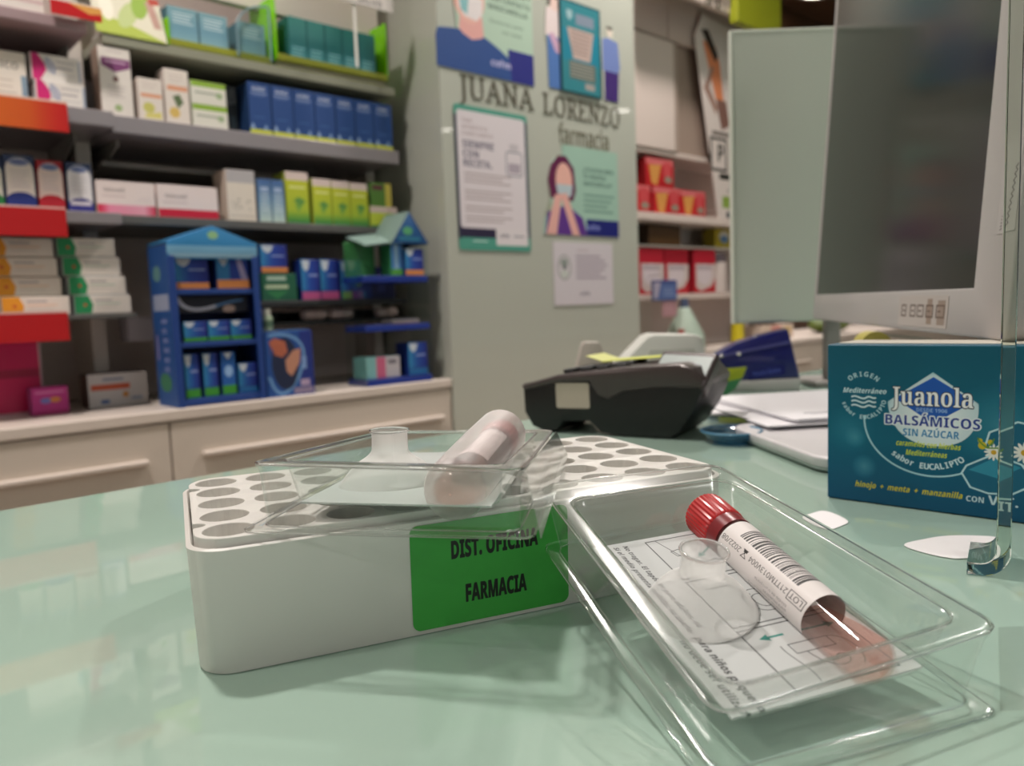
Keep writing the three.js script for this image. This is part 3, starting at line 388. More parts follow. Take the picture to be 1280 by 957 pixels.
// large blue gabled display
{
  const L = 0.488, R = 0.652, D = 1.409, dep = 0.1, y0 = DTOP, eave = 0.247, w = R - L, o = thing('counter_display', 'large blue cardboard display with a low gable roof', 'display stand', at(mid(L, R), y0, D + dep / 2), SHOP), H = eave - y0;
  const b = mat('#1c3f86', 0.45), b2 = mat('#15306a', 0.5), head = mat('#2b76a8', 0.45);
  const sideT = tex(128, 400, (k) => { k.bg('#24508f'); k.r(0.1, 0.3, 0.8, 0.1, '#9aa3bd'); k.e(0.4, 0.17, 0.2, 0.05, '#5f8a8c'); k.lines(0.45, 0.45, 0.3, 6, 0.06, 0.03, '#6e7cb0'); k.e(0.45, 0.85, 0.3, 0.06, '#3a7a5a'); k.r(0.1, 0.55, 0.12, 0.16, '#7f79ab'); });
  part(o, 'side_panel', rbox(0.004, H, dep, 0.001), [b2, printed(sideT, 0.5), b2, b2, b, b], [-w / 2 + 0.002, H / 2, 0]); part(o, 'side_panel', rbox(0.004, H, dep, 0.001), b, [w / 2 - 0.002, H / 2, 0]); part(o, 'back_panel', rbox(w - 0.009, H, 0.003, 0.001), b2, [0, H / 2, -dep / 2 + 0.002]);
  for (const x of [-1, 1]) part(o, 'front_post', rbox(0.012, H - 0.02, 0.003, 0.001), b, [x * (w / 2 - 0.006), H / 2 - 0.01, dep / 2]);
  part(o, 'shelf', rbox(w - 0.009, 0.012, dep - 0.004, 0.001), b, [0, 0.008, 0]); part(o, 'shelf', rbox(w - 0.009, 0.009, dep - 0.004, 0.001), b, [0, 0.1105, 0]); part(o, 'shelf', rbox(w - 0.009, 0.009, dep - 0.004, 0.001), b, [0, 0.2045, 0]);
  const gt = tex(256, 100, (k) => { k.bg('#2878ac'); k.r(0, 0.62, 1, 0.24, '#6fa3c4'); k.e(0.5, 0.3, 0.06, 0.12, '#7fa878'); k.r(0.02, 0.86, 0.96, 0.1, '#8fb2c8'); });
  part(o, 'gable', uvXY(prism([[-w / 2, -0.025], [w / 2, -0.025], [w / 2, 0.004], [0, 0.034], [-w / 2, 0.004]], 0.003, 0.0004, 1), -w / 2, -0.025, w, 0.06), printed(gt, 0.45), [0, H, dep / 2 - 0.002]);
  for (const s of [-1, 1]) part(o, 'roof_panel', rbox(w / 2 + 0.004, 0.003, dep, 0.001), head, [s * w / 4, H + 0.018, -0.002], [0, 0, -s * 0.34]);
  part(o, 'swoosh_card', sheet(w - 0.03, 0.03, 0.0015, 0.001), printed(tex(256, 80, (k, c) => { k.bg('#12182c'); c.lineCap = 'round'; c.lineWidth = 15; c.strokeStyle = '#c4c8de'; c.beginPath(); c.moveTo(8, 6); c.bezierCurveTo(25, 75, 80, 72, 140, 48); c.stroke(); c.lineWidth = 11; c.strokeStyle = '#4f80b8'; c.beginPath(); c.moveTo(140, 48); c.quadraticCurveTo(190, 26, 232, 22); c.stroke(); k.e(0.72, 0.8, 0.09, 0.24, '#b09a94'); }), 0.5), [0, 0.182, dep / 2 - 0.022]);
  const fit = (t) => L + (t - L) * 0.957, box2 = (lb, t0, t1, a, c, tx, ex = 0.01) => carton('display_box', lb, fit(t0), fit(t1), a, c, D + ex, 0.04, tx, '#16357c', { jitter: 0.01 });
  box2('blue box with orange base on the display top shelf, nearer the printed side', L + 0.014, L + 0.078, y0 + 0.2095, y0 + 0.2665, VO); box2('blue box with orange base and lilac curve on the display top shelf', L + 0.092, L + 0.157, y0 + 0.2095, y0 + 0.2675, tex(128, 140, (k, c) => { k.bg('#1a3a9a'); k.r(0, 0, 0.4, 0.76, '#2a78b4'); k.p([[0.6, 0], [0.75, 0], [1, 0.8], [0.8, 0.9]], '#a59cc8'); k.r(0, 0.72, 1, 0.28, '#cf8245'); k.p([[0.03, 0.02], [0.4, 0.02], [0.22, 0.3]], '#c3cbd4'); }));
  [['nearest the printed side', 0.022, 0.067], ['in the middle', 0.0685, 0.111], ['nearest the hands picture card', 0.1125, 0.155]].forEach(([s, a, b2_]) => box2(`low blue box with green base on the display middle shelf, ${s}`, L + a, L + b2_, y0 + 0.1155, y0 + 0.152, VG));
  [['nearest the printed side', 0.018, 0.047], ['second along', 0.053, 0.082], ['third along with a bright spot', 0.088, 0.117]].forEach(([s, a, b2_], i) => box2(`tall blue box with green base on the display floor, ${s}`, L + a, L + b2_, y0 + 0.0145, y0 + 0.094, i === 2 ? tex(80, 200, (k) => { k.bg('#1c5aa6'); k.e(0.5, 0.45, 0.3, 0.14, '#8fb4e0'); k.r(0, 0.78, 1, 0.22, '#3c9430'); k.p([[0.2, 0.02], [0.8, 0.02], [0.5, 0.18]], '#c3cbd4'); }) : VG));
  box2('wider plain blue box at the end of the display floor', L + 0.121, L + 0.16, y0 + 0.0145, y0 + 0.071, VB);
}
{ // hands picture card and little bottle
  const t0 = 0.656, t1 = 0.756, o = thing('picture_box', 'blue box printed with two hands beside the large blue display', 'box', at(mid(t0, t1), DTOP, 1.43), SHOP), w = t1 - t0, h = 0.127;
  const tx = tex(256, 320, (k, c) => { k.bg('#1d4c94'); k.r(0.72, 0, 0.28, 1, '#1c2f80'); c.lineWidth = 14; c.strokeStyle = '#6f9ccc'; c.beginPath(); c.moveTo(20, 20); c.bezierCurveTo(120, 0, 215, 40, 205, 130); c.bezierCurveTo(195, 220, 110, 330, 60, 300); c.bezierCurveTo(20, 270, 30, 240, 10, 220); c.stroke(); k.e(0.4, 0.5, 0.28, 0.4, '#182444'); k.p([[0.08, 0.16], [0.2, 0.1], [0.42, 0.16], [0.46, 0.32], [0.35, 0.4], [0.2, 0.36]], '#b8664c'); k.p([[0.4, 0.45], [0.58, 0.3], [0.74, 0.28], [0.7, 0.5], [0.52, 0.7], [0.42, 0.62]], '#c08870'); for (let i = 0; i < 4; i++) { k.r(0.1 + i * 0.08, 0.2, 0.012, 0.16, '#7d4436'); } k.r(0.75, 0.4, 0.1, 0.2, '#7f9fd0'); k.r(0.7, 0.76, 0.2, 0.1, '#b59fbc'); k.r(0.55, 0.88, 0.42, 0.1, '#8d7f9c'); });
  const bm = mat('#173a78', 0.5); part(o, 'carton_body', rbox(w, h, 0.035, 0.001), [bm, bm, bm, bm, printed(tx, 0.5), bm], [0, h / 2, 0]); part(o, 'top_flap', rbox(w * 0.96, 0.0008, 0.024, 0.0003, 1), mat('#3a80c4', 0.5), [0, h, -0.003]);
  const q = thing('small_bottle', 'tiny pale green bottle standing on the hands picture box', 'bottle', at(0.672, DTOP + h + 0.0006, 1.43), SHOP);
  part(q, 'bottle_body', new THREE.LatheGeometry([[0, 0], [0.0105, 0], [0.011, 0.002], [0.011, 0.026], [0.006, 0.031], [0, 0.031]].map(([x, y]) => new THREE.Vector2(x, y)), 20), mat('#9fb096', 0.35)); part(q, 'cap', new THREE.CylinderGeometry(0.007, 0.0075, 0.012, 18), mat('#cfd0c2', 0.4), [0, 0.037, 0]); part(q, 'label', new THREE.CylinderGeometry(0.0112, 0.0112, 0.014, 20, 1, true), mat('#55705c', 0.5), [0, 0.014, 0]);
}
{ // roofed clear stand beside the column
  const t0 = 0.876, t1 = 1.048, D = 1.41, dep = 0.08, w = t1 - t0, o = thing('clear_stand', 'roofed clear plastic stand with blue shelves beside the column', 'display stand', at(mid(t0, t1), DTOP, D + dep / 2), SHOP), b = mat('#143089', 0.4), roofM = mat('#7f9690', 0.5), H = 0.305;
  for (const x of [-1, 1]) part(o, 'side_pane', rbox(0.002, H, dep, 0.0005), M.clear, [x * (w / 2 - 0.001), H / 2, 0]);
  for (const y of [0.007, 0.122, 0.226]) part(o, 'shelf', rbox(w - 0.005, 0.013, dep, 0.001), b, [0, y, 0]);
  part(o, 'back_card', rbox(0.075, 0.075, 0.003, 0.001), mat('#3f8a4a', 0.5), [-0.045, 0.27, -dep / 2 + 0.01]);
  const gw2 = 0.092; part(o, 'gable', uvXY(prism([[-gw2 / 2, 0], [gw2 / 2, 0], [0, 0.066]], 0.003, 0.0003, 1), -gw2 / 2, 0, gw2, 0.066), printed(tex(128, 96, (k) => { k.bg('#1c4f86'); k.e(0.45, 0.6, 0.14, 0.14, '#4f9a6a'); k.r(0.2, 0.8, 0.6, 0.1, '#2f7f9c'); }), 0.45), [w / 2 - gw2 / 2, 0.302, dep / 2 - 0.002]);
  part(o, 'roof_panel', rbox(0.004, 0.085, dep + 0.01, 0.001), roofM, [w / 2 - gw2 * 0.77, 0.335, -0.004], [0, 0, -0.62]); part(o, 'roof_panel', rbox(0.004, 0.082, dep + 0.01, 0.001), mat('#173a6c', 0.45), [w / 2 - gw2 * 0.23, 0.335, -0.004], [0, 0, 0.62]); part(o, 'roof_panel', rbox(0.07, 0.003, dep, 0.001), roofM, [-0.032, 0.312, -0.006], [0.3, 0, 0.15]);
  carton('display_box', 'blue box with orange base in the roofed clear stand', t1 - 0.058, t1 - 0.008, DTOP + 0.2335, DTOP + 0.292, D + 0.004, 0.04, VO, '#16357c'); carton('display_box', 'tall pale blue and green box in the roofed clear stand', t1 - 0.09, t1 - 0.06, DTOP + 0.2335, DTOP + 0.303, D + 0.01, 0.04, tex(64, 160, (k) => { k.bg('#3f78b8'); k.r(0.3, 0, 0.3, 1, '#8fb4d0'); k.r(0, 0.8, 1, 0.2, '#4f9a3a'); }), '#2f7a46');
  carton('display_box', 'teal, pink and white box on the floor of the clear stand', t0 + 0.004, t0 + 0.092, DTOP + 0.0145, DTOP + 0.061, D + 0.01, 0.05, tex(256, 130, (k) => { k.bg('#b9b3b8'); k.r(0, 0, 0.3, 1, '#7fb4b4'); k.r(0.3, 0, 0.27, 1, '#c45f80'); k.r(0.65, 0.15, 0.25, 0.2, '#6f6a74'); }), '#6fa0a0'); carton('display_box', 'blue box at the front corner of the clear stand floor', t1 - 0.06, t1 - 0.008, DTOP + 0.0145, DTOP + 0.087, D + 0.006, 0.05, VB, '#14307c'); carton('display_box', 'white and orange packet lying on the clear stand middle shelf', t0 + 0.09, t1 - 0.008, DTOP + 0.129, DTOP + 0.139, D + 0.03, 0.04, tex(64, 16, (k) => { k.bg('#c9c0bc'); k.r(0, 0.6, 1, 0.4, '#c49a7c'); }), '#b9b0ac');
}

// ---------------------------------------------------------------- far bay past the column
{
  const pink = mat('#d6c6be', 0.4), o = thing('hanging_cabinet', 'pale pinkish wall cabinet with flat doors past the column', 'cabinet', at(0, 0, 0), SHOP);
  const P = (n, t0, t1, y0, y1, d0, d1, m) => part(o, n, rbox(t1 - t0, y1 - y0, d1 - d0, 0.002), m, [mid(t0, t1), mid(y0, y1), -mid(d0, d1)]);
  P('carcass', 1.785, 2.6, 0.59, 1.4, 1.52, 1.83, mat('#9a867a', 0.5)); P('door', 1.787, 2.106, 0.586, 0.918, 1.5, 1.518, pink); P('door', 1.787, 2.073, 0.923, 1.35, 1.498, 1.516, mat('#bfaca4', 0.4)); P('door', 2.077, 2.5, 0.923, 1.35, 1.498, 1.516, mat('#bfaca4', 0.4)); P('bottom_rail', 1.787, 2.6, 0.57, 0.584, 1.505, 1.83, pink); P('recess_side', 2.108, 2.128, 0.586, 0.918, 1.502, 1.52, mat('#a8958a', 0.5));
  P('back_panel', 1.785, 2.75, DTOP, 0.59, 1.64, 1.66, M.back);
  P('shelf_board', 1.785, 2.75, 0.362, 0.386, 1.475, 1.64, pink); P('shelf_board', 1.785, 2.75, 0.12, 0.138, 1.495, 1.64, pink); P('upright', 2.02, 2.1, DTOP, 0.362, 1.6, 1.639, M.upright); P('side_panel', 2.76, 2.78, DTOP, 0.57, 1.52, 1.64, mat('#8f7f66', 0.5));
}
{
  const o = thing('fascia_sign', 'pale fascia with dark word and lime end panel above the banner', 'sign', at(0, 0, 0), SHOP);
  part(o, 'fascia_board', rbox(0.6, 0.3, 0.02, 0.002), mat('#c4b3aa', 0.5), [2.16, 1.16, -1.41]); part(o, 'lime_panel', rbox(0.27, 0.42, 0.03, 0.003), mat('#8f9416', 0.5), [2.4, 1.19, -1.385]); letters(o, 'salud', sans, 0.07, 0.25, 2.12, 1.025, mat('#4f463c', 0.5), -1.395);
}
{ // leaning tapered banner card
  const s = [[2.155, 0.955], [2.28, 0.388], [2.52, 0.388], [2.56, 1.0], [2.2, 1.03]], w = 0.405, h = 0.645, tx = tex(400, 640, (k, c) => {
    k.bg('#d5c8c2'); k.p([[0.12, 0.13], [0.3, 0.14], [0.36, 0.22], [0.42, 0.42], [0.3, 0.4]], '#d9845a'); k.p([[0.1, 0.08], [0.2, 0.07], [0.34, 0.18], [0.3, 0.22]], '#2f2622'); k.p([[0.24, 0.24], [0.28, 0.25], [0.2, 0.35], [0.32, 0.44], [0.3, 0.48], [0.13, 0.36]], '#9c776a'); k.p([[0.3, 0.4], [0.45, 0.4], [0.5, 0.52], [0.38, 0.55]], '#7d5a50');
    k.c.save(); k.c.translate(0.32 * k.w, 0.66 * k.h); k.c.lineWidth = 9; k.c.strokeStyle = '#2a2a26'; k.c.strokeRect(-40, -40, 90, 100); k.c.restore(); k.r(0.24, 0.56, 0.5, 0.02, '#6d645e'); k.t('P', 0.36, 0.67, 0.12, '#3a3834'); k.r(0.34, 0.77, 0.4, 0.03, '#2f2f2a'); k.r(0.45, 0.85, 0.3, 0.01, '#9c948e'); k.r(0.38, 0.885, 0.14, 0.06, '#88a048'); k.r(0.44, 0.965, 0.1, 0.03, '#263440');
  });
  const o = thing('banner_card', 'tall tapered white advertising card with a woman in orange', 'banner', at(2.19, 0.3865, 1.486), SHOP), g = uvXY(new THREE.ExtrudeGeometry(polyShape(s.map(([x, y]) => [x - 2.15, y - 0.388])), { depth: 0.004, bevelEnabled: false }), 0, 0, w, h);
  part(o, 'card', g, printed(tx, 0.45), [0, 0, 0]); part(o, 'stand', prism([[0, 0], [50, 0], [0, 150]], 0.004, 0.0005), M.white, [0.25, 0, 0], [0, PI / 2, 0]);
}
{ // red boxes on the upper far shelf
  const tx = tex(256, 150, (k, c) => { k.bg('#b5141c'); k.r(0.02, 0.02, 0.96, 0.2, '#cf6a6c'); k.p([[0.12, 0.25], [0.55, 0.2], [0.4, 0.95], [0.2, 0.9]], '#cf9048'); k.r(0.62, 0.1, 0.3, 0.5, '#c5464a'); k.e(0.8, 0.72, 0.14, 0.12, '#8c8474'); k.r(0.5, 0.86, 0.5, 0.1, '#a01018'); });
  const r1 = carton('cereal_box', 'red box on top of the other red boxes past the column', 1.955, 2.1, 0.4705, 0.556, S, 0.09, tx, '#8f0c14', { group: 'red boxes past the column', flap: 'top' });
  again(r1, 'cereal_box', 'red box under the topmost one, nearest the column', 1.835, 1.98, 0.3865, 0.47, S, 0.09); again(r1, 'cereal_box', 'red box under the topmost one, middle of the lower three', 1.983, 2.128, 0.3865, 0.47, S - 0.004, 0.09); again(r1, 'cereal_box', 'red box of the lower three, nearest the banner card', 2.131, 2.276, 0.3865, 0.47, S, 0.09);
}
{ // formula packs on the lower far shelf
  const tx = tex(160, 190, (k) => { k.bg('#cdbcb8'); k.r(0, 0, 1, 0.33, '#b3142c'); k.r(0, 0.33, 0.1, 0.67, '#b3142c'); k.e(0.5, 0.58, 0.32, 0.24, '#d6c8cc'); k.r(0.15, 0.37, 0.7, 0.1, '#b5a5ac'); k.p([[0, 0.8], [0.3, 0.97], [0.8, 0.86], [1, 0.66], [1, 1], [0, 1]], '#b8202c'); });
  const a = carton('formula_pack', 'red and white pack past the column, nearest the column', 1.91, 2.04, 0.1385, 0.281, S, 0.08, tx, '#9c1020', { group: 'red and white packs' });
  again(a, 'formula_pack', 'red and white pack past the column, behind the hanging blue packet', 2.05, 2.18, 0.1385, 0.281, S + 0.005, 0.08); again(a, 'formula_pack', 'red and white pack past the column, nearest the white lidded tub', 2.2, 2.33, 0.1385, 0.283, S, 0.08);
  const b = thing('tub', 'white tub with a purple grey lid at the end of the far shelf', 'tub', at(2.385, 0.1385, 1.55), SHOP); part(b, 'tub_body', new THREE.LatheGeometry([[0, 0], [0.045, 0], [0.048, 0.004], [0.048, 0.1], [0.04, 0.106], [0, 0.106]].map(([x, y]) => new THREE.Vector2(x, y)), 28), mat('#cabcb6', 0.45)); part(b, 'lid', new THREE.CylinderGeometry(0.044, 0.044, 0.03, 28), mat('#6d6068', 0.45), [0, 0.121, 0]);
  carton('yellow_pack', 'yellow pack with a blue and white badge under the far upper shelf', 2.37, 2.5, 0.293, 0.36, 1.53, 0.05, tex(140, 90, (k) => { k.bg('#a8951c'); k.e(0.45, 0.4, 0.25, 0.28, '#d0ccc4'); k.e(0.45, 0.55, 0.2, 0.2, '#5f86b4'); }), '#8a7a18');
  const sh = thing('inset_shelf', 'short inset shelf holding the yellow pack and brown box', 'shelf', at(2.27, 0.2885, 1.576), SHOP); part(sh, 'board', rbox(0.96, 0.007, 0.124, 0.002), M.upright); part(sh, 'front_edge', rbox(0.96, 0.008, 0.003, 0.001), M.upright, [0, 0, 0.0635]);
  carton('brown_box', 'dark brown box in the gap above the red and white packs', 2.0, 2.17, 0.293, 0.359, 1.53, 0.06, tex(128, 64, (k, c) => { const g = c.createLinearGradient(0, 0, 0, 64); g.addColorStop(0, '#4a3626'); g.addColorStop(1, '#6d4a22'); c.fillStyle = g; c.fillRect(0, 0, 128, 64); }), '#3f2e20');
}
{ // hanging packet and pale bottle near the far drawers
  const o = thing('hanging_packet', 'small blue and white packet hanging from the far shelf edge', 'packet', at(1.94, 0.118, 1.43), SHOP); part(o, 'packet_body', rbox(0.118, 0.062, 0.012, 0.004), printed(tex(128, 80, (k) => { k.bg('#55699c'); k.r(0, 0, 1, 0.12, '#3c3c70'); k.p([[0, 0.1], [0.3, 0.1], [0.15, 0.9], [0, 0.9]], '#a8a0b4'); k.lines(0.4, 0.4, 0.5, 3, 0.15, 0.06, '#8a9ac0'); }), 0.4), [0, 0.03, 0]); part(o, 'pink_tag', rbox(0.07, 0.05, 0.006, 0.003), mat('#b48a90', 0.5), [0.025, -0.025, 0]); part(o, 'hook_wire', new THREE.TubeGeometry(new THREE.CatmullRomCurve3([new V3(0, 0.06, 0), new V3(0, 0.075, -0.01), new V3(0, 0.075, -0.055)]), 12, 0.0015, 6), M.steel);
  const b = thing('pale_bottle', 'pale green cone shaped bottle with red nozzle on the far drawers', 'bottle', at(2.07, DTOP, 1.45), SHOP); part(b, 'bottle_body', new THREE.LatheGeometry([[0, 0], [0.06, 0], [0.064, 0.004], [0.06, 0.05], [0.022, 0.125], [0.016, 0.135], [0, 0.135]].map(([x, y]) => new THREE.Vector2(x, y)), 30), mat('#a3b3a4', 0.4)); part(b, 'cap', new THREE.CylinderGeometry(0.012, 0.016, 0.03, 20), mat('#45506c', 0.4), [0, 0.148, 0]); part(b, 'nozzle', new THREE.CylinderGeometry(0.01, 0.012, 0.07, 16), mat('#a0403c', 0.4), [-0.062, 0.035, 0.03]);
}
{ // bits on the far drawer top
  const o = thing('green_pouch', 'soft olive green pouch on the far cream drawers', 'pouch', at(3.2, DTOP, 1.52), SHOP); const g = new THREE.SphereGeometry(0.13, 28, 16); g.scale(1, 0.26, 0.5); part(o, 'pouch_body', g, mat('#50601a', 0.6), [0, 0.034, 0]); part(o, 'zip', new THREE.CapsuleGeometry(0.004, 0.17, 4, 8).rotateZ(PI / 2), mat('#8a9440', 0.5), [0, 0.066, 0.012]);
  const y = thing('yellow_tube', 'short yellow tube standing on the far cream drawers', 'tube', at(2.46, DTOP, 1.5), SHOP); part(y, 'tube_body', new THREE.CylinderGeometry(0.02, 0.024, 0.075, 20), mat('#c4b41e', 0.45), [0, 0.0376, 0]); part(y, 'cap', new THREE.CylinderGeometry(0.014, 0.014, 0.016, 20), mat('#a89818', 0.4), [0, 0.083, 0]);
  carton('soap_box', 'pink and cream packet lying on the far cream drawers', 2.62, 2.86, DTOP, 0.012, 1.5, 0.09, tex(128, 40, (k) => { k.bg('#d2bfae'); k.r(0.3, 0, 0.3, 1, '#c48a80'); k.r(0.7, 0.2, 0.2, 0.5, '#c9b070'); }), '#c8b6a8', { flap: 'top' });
}

// ---------------------------------------------------------------- the glass counter
{
  const glass = mat('#a2bcae', 0.6, { clearcoat: 1, clearcoatRoughness: 0.008, ior: 1.5, specularIntensity: 0.4 });
  const o = thing('sales_counter', 'pale mint green glass topped sales counter', 'counter', at(0, 0, 0), SHOP);
  part(o, 'glass_top', rbox(6.2, 0.012, 1.38, 0.002), glass, [1.7, -0.006, 0.113]); part(o, 'carcass', box(6.1, 0.94, 1.25), mat('#cfc6ba', 0.5), [1.7, -0.51, 0.1]); part(o, 'plinth', box(6.0, 0.03, 1.2), M.grey, [1.7, -0.985, 0.1]);
}

// ---------------------------------------------------------------- tube rack
const YAW = 23.23 * PI / 180, RO = new V3(-0.0967, 0, -0.2555), RH = 0.0452;
const rackAt = (x, y, z) => RO.clone().add(new V3(Math.cos(YAW), 0, -Math.sin(YAW)).multiplyScalar(x)).add(new V3(Math.sin(YAW), 0, Math.cos(YAW)).multiplyScalar(z)).setY(y);
// closed loops of a rounded rectangle joined into walls
function loopXZ(x0, x1, z0, z1, r, y, n = 8) { const s = []; for (const [cx, cz, a] of [[x1 - r, z1 - r, 0], [x0 + r, z1 - r, PI / 2], [x0 + r, z0 + r, PI], [x1 - r, z0 + r, 1.5 * PI]]) for (let i = 0; i <= n; i++) { const t = a + i / n * PI / 2; s.push([cx + r * Math.cos(t), y, cz + r * Math.sin(t)]); } return s; }
function loft(loops, cap0, cap1, flip) {
  const n = loops[0].length, pos = loops.flat(2), idx = [];
  const q = (a, b, c) => flip ? idx.push(a, c, b) : idx.push(a, b, c);
  for (let l = 0; l + 1 < loops.length; l++) for (let i = 0; i < n; i++) { const j = (i + 1) % n, a = l * n + i, b = l * n + j, c = a + n, d = b + n; q(a, c, b); q(b, c, d); }
  for (const [on, l] of [[cap0, 0], [cap1, loops.length - 1]]) if (on) { const m = loops[l].reduce((s, p) => s.map((v, k) => v + p[k] / n), [0, 0, 0]), at0 = pos.length / 3; pos.push(...m); for (let i = 0; i < n; i++) l ? q(l * n + i, at0, l * n + (i + 1) % n) : q(i, i + 1 === n ? 0 : i + 1, at0); }
  const g = new THREE.BufferGeometry(); g.setAttribute('position', new THREE.Float32BufferAttribute(pos, 3)); g.setIndex(idx); g.computeVertexNormals(); return g;
}
{
  const o = thing('tube_rack', 'white plastic fifty hole tube rack with a green label', 'rack', RO, YAW);
  const X0 = -0.0135, X1 = 0.1980, Z0 = -0.0955, Z1 = 0.0135, L = (i, y, r = 0.0125) => loopXZ(X0 + i, X1 - i, Z0 + i, Z1 - i, r - i * 0.6, y);
  const body = toCreasedNormals(loft([L(0.0035, 0.0003), L(0.0018, 0.0003), L(0.0014, 0.001), L(0.0002, 0.0405), L(0, 0.0412), L(0, 0.0418), L(0.0004, 0.0422), L(0.0016, 0.0422), L(0.002, 0.0416), L(0.0028, 0.035)]), 0.8);
  part(o, 'rack_body', body, M.rack);
  const s = rrShape(X1 - X0 - 0.005, Z1 - Z0 - 0.005, 0.0115, mid(X0, X1), -mid(Z0, Z1));
  // outline with two notches at the near end, then the holes
  const pts = s.getPoints(8), out = new THREE.Shape(); const xl = X0 + 0.0025; let done = false;
  pts.forEach((p, i) => { out[i ? 'lineTo' : 'moveTo'](p.x, p.y); if (!done && Math.abs(p.x - xl) < 1e-5 && pts[i + 1] && Math.abs(pts[i + 1].x - xl) < 1e-5 && p.y > pts[i + 1].y + 0.02) { done = true; for (const v of [0.071, 0.0105]) { for (let k = 0; k <= 8; k++) { const a = PI / 2 - k / 8 * PI; out.lineTo(xl + 0.0042 * Math.cos(a), v + 0.0032 * Math.sin(a)); } } } });
  for (let i = 0; i < 10; i++) for (let j = 0; j < 5; j++) { const h = new THREE.Path(); h.absarc(i * 0.0205, j * 0.0205, 0.0083, 0, 2 * PI, true); out.holes.push(h); }
  const g = new THREE.ExtrudeGeometry(out, { depth: 0.010, bevelEnabled: true, bevelSize: 0.0005, bevelThickness: 0.0005, bevelOffset: -0.0005, bevelSegments: 2, curveSegments: 14 }); g.rotateX(-PI / 2);
  part(o, 'hole_plate', toCreasedNormals(g, 0.7), M.rack, [0, RH - 0.0105, 0]);
  part(o, 'hole_floor', loft([L(0.0032, RH - 0.016), L(0.0032, RH - 0.0115)], true, true), mat('#efece6', 0.5));
  part(o, 'base_plate', loft([L(0.0035, 0.0006), L(0.0035, 0.004)], true, true), M.rack);
  const lt = tex(620, 400, (k, c) => { k.bg('#3ba23e'); c.fillStyle = '#0b0c0a'; c.textAlign = 'center'; c.textBaseline = 'middle'; c.font = 'bold 92px sans-serif'; for (const [s, x, y, w] of [['DIST. OFICINA', 320, 112, 345], ['FARMACIA', 320, 288, 245]]) { c.save(); c.translate(x, y); c.scale(w / c.measureText(s).width, 1); c.strokeStyle = '#0b0c0a'; c.lineWidth = 5; c.strokeText(s, 0, 0); c.fillText(s, 0, 0); c.restore(); } });
  const lab = part(o, 'label', sheet(0.062, 0.0385, 0.0002, 0.003), printed(lt, 0.4), [0.0893, 0.0212, Z1 - 0.0007 + 0.0001], [0.0305, 0, 0]); lab.userData.label = 'green sticker with black lettering';
}

// ---------------------------------------------------------------- clear sample trays
// P(u, v, h): u across, v from the near end to the far end, h from the foot (0) to the rim (1)
function trayMap(rim, foot) { const R = rim.map((p) => new V3(...p)), B = foot.map((p) => new V3(...p)); const bl = (q, u, v) => q[0].clone().multiplyScalar((1 - u) * (1 - v)).addScaledVector(q[1], u * (1 - v)).addScaledVector(q[2], u * v).addScaledVector(q[3], (1 - u) * v); return (u, v, h) => bl(B, u, v).lerp(bl(R, u, v), h); }
const TW = 0.094, TL = 0.13;
function trayLoop(P, inset, r, h, far = inset, n = 7) { const s = [], x0 = inset, x1 = TW - inset, z0 = inset, z1 = TL - far; for (const [cx, cz, a] of [[x1 - r, z1 - r, 0], [x0 + r, z1 - r, PI / 2], [x0 + r, z0 + r, PI], [x1 - r, z0 + r, 1.5 * PI]]) for (let i = 0; i <= n; i++) { const t = a + i / n * PI / 2; s.push(P((cx + r * Math.cos(t)) / TW, (cz + r * Math.sin(t)) / TL, h).toArray()); } return s; }
function tube(loop, r, m = 6) { const c = new THREE.CatmullRomCurve3(loop.map((p) => new V3(...p)), true, 'centripetal'); return new THREE.TubeGeometry(c, 120, r, m, true); }
const wallProfile = [[-0.002, 0.004, 0.0], [-0.001, 0.004, 0.02], [0.002, 0.004, 0.0], [0.0028, 0.005, 0.03], [0.0031, 0.005, 0.1], [0.0012, 0.006, 0.84], [0.0004, 0.006, 0.9], [0.0001, 0.006, 0.95]], rimProfile = [[0.0001, 0.006, 0.95], [0.0006, 0.0065, 0.985], [0.0016, 0.0065, 1.0], [0.0062, 0.0065, 1.0], [0.0074, 0.007, 0.98], [0.0080, 0.007, 0.93], [0.0083, 0.007, 0.86]], wellProfile = [[0.0083, 0.007, 0.86], [0.0104, 0.008, 0.36], [0.0111, 0.008, 0.3], [0.0126, 0.008, 0.26]];
const hazy = mat('#f6f7f6', 0.17, { transmission: 1, ior: 1.75, side: THREE.DoubleSide });
// back: extra depth of the rim at the far end
function makeTray(label, rim, foot, back = 0) {
  const P = trayMap(rim, foot), o = thing('sample_tray', label, 'tray');
  const base = P(0.5, 0.5, 0); o.position.copy(base);
  const rel = (l) => l.map((p) => [p[0] - base.x, p[1] - base.y, p[2] - base.z]), far = (i) => i + (i > 0.004 ? back : 0);
  const surf = (prof, cap) => loft(prof.map(([i, r, h]) => rel(trayLoop(P, i, r, h, far(i)))), false, cap, true);
  part(o, 'outer_wall', surf(wallProfile, false), M.film); part(o, 'rim', surf(rimProfile, false), hazy); part(o, 'well', surf(wellProfile, true), M.film);
  for (const [i, r, h, w] of [[0.0004, 0.006, 0.965, 0.00055], [0.0074, 0.007, 0.975, 0.0005], [-0.002, 0.004, 0.0, 0.0004], [0.0028, 0.005, 0.03, 0.0003]]) part(o, i < 0 ? 'flange_edge' : h > 0.5 ? 'rim_bead' : 'foot_bead', tube(rel(trayLoop(P, i, r, h, far(i))), w), M.bead);
  return { o, P, base, back };
}
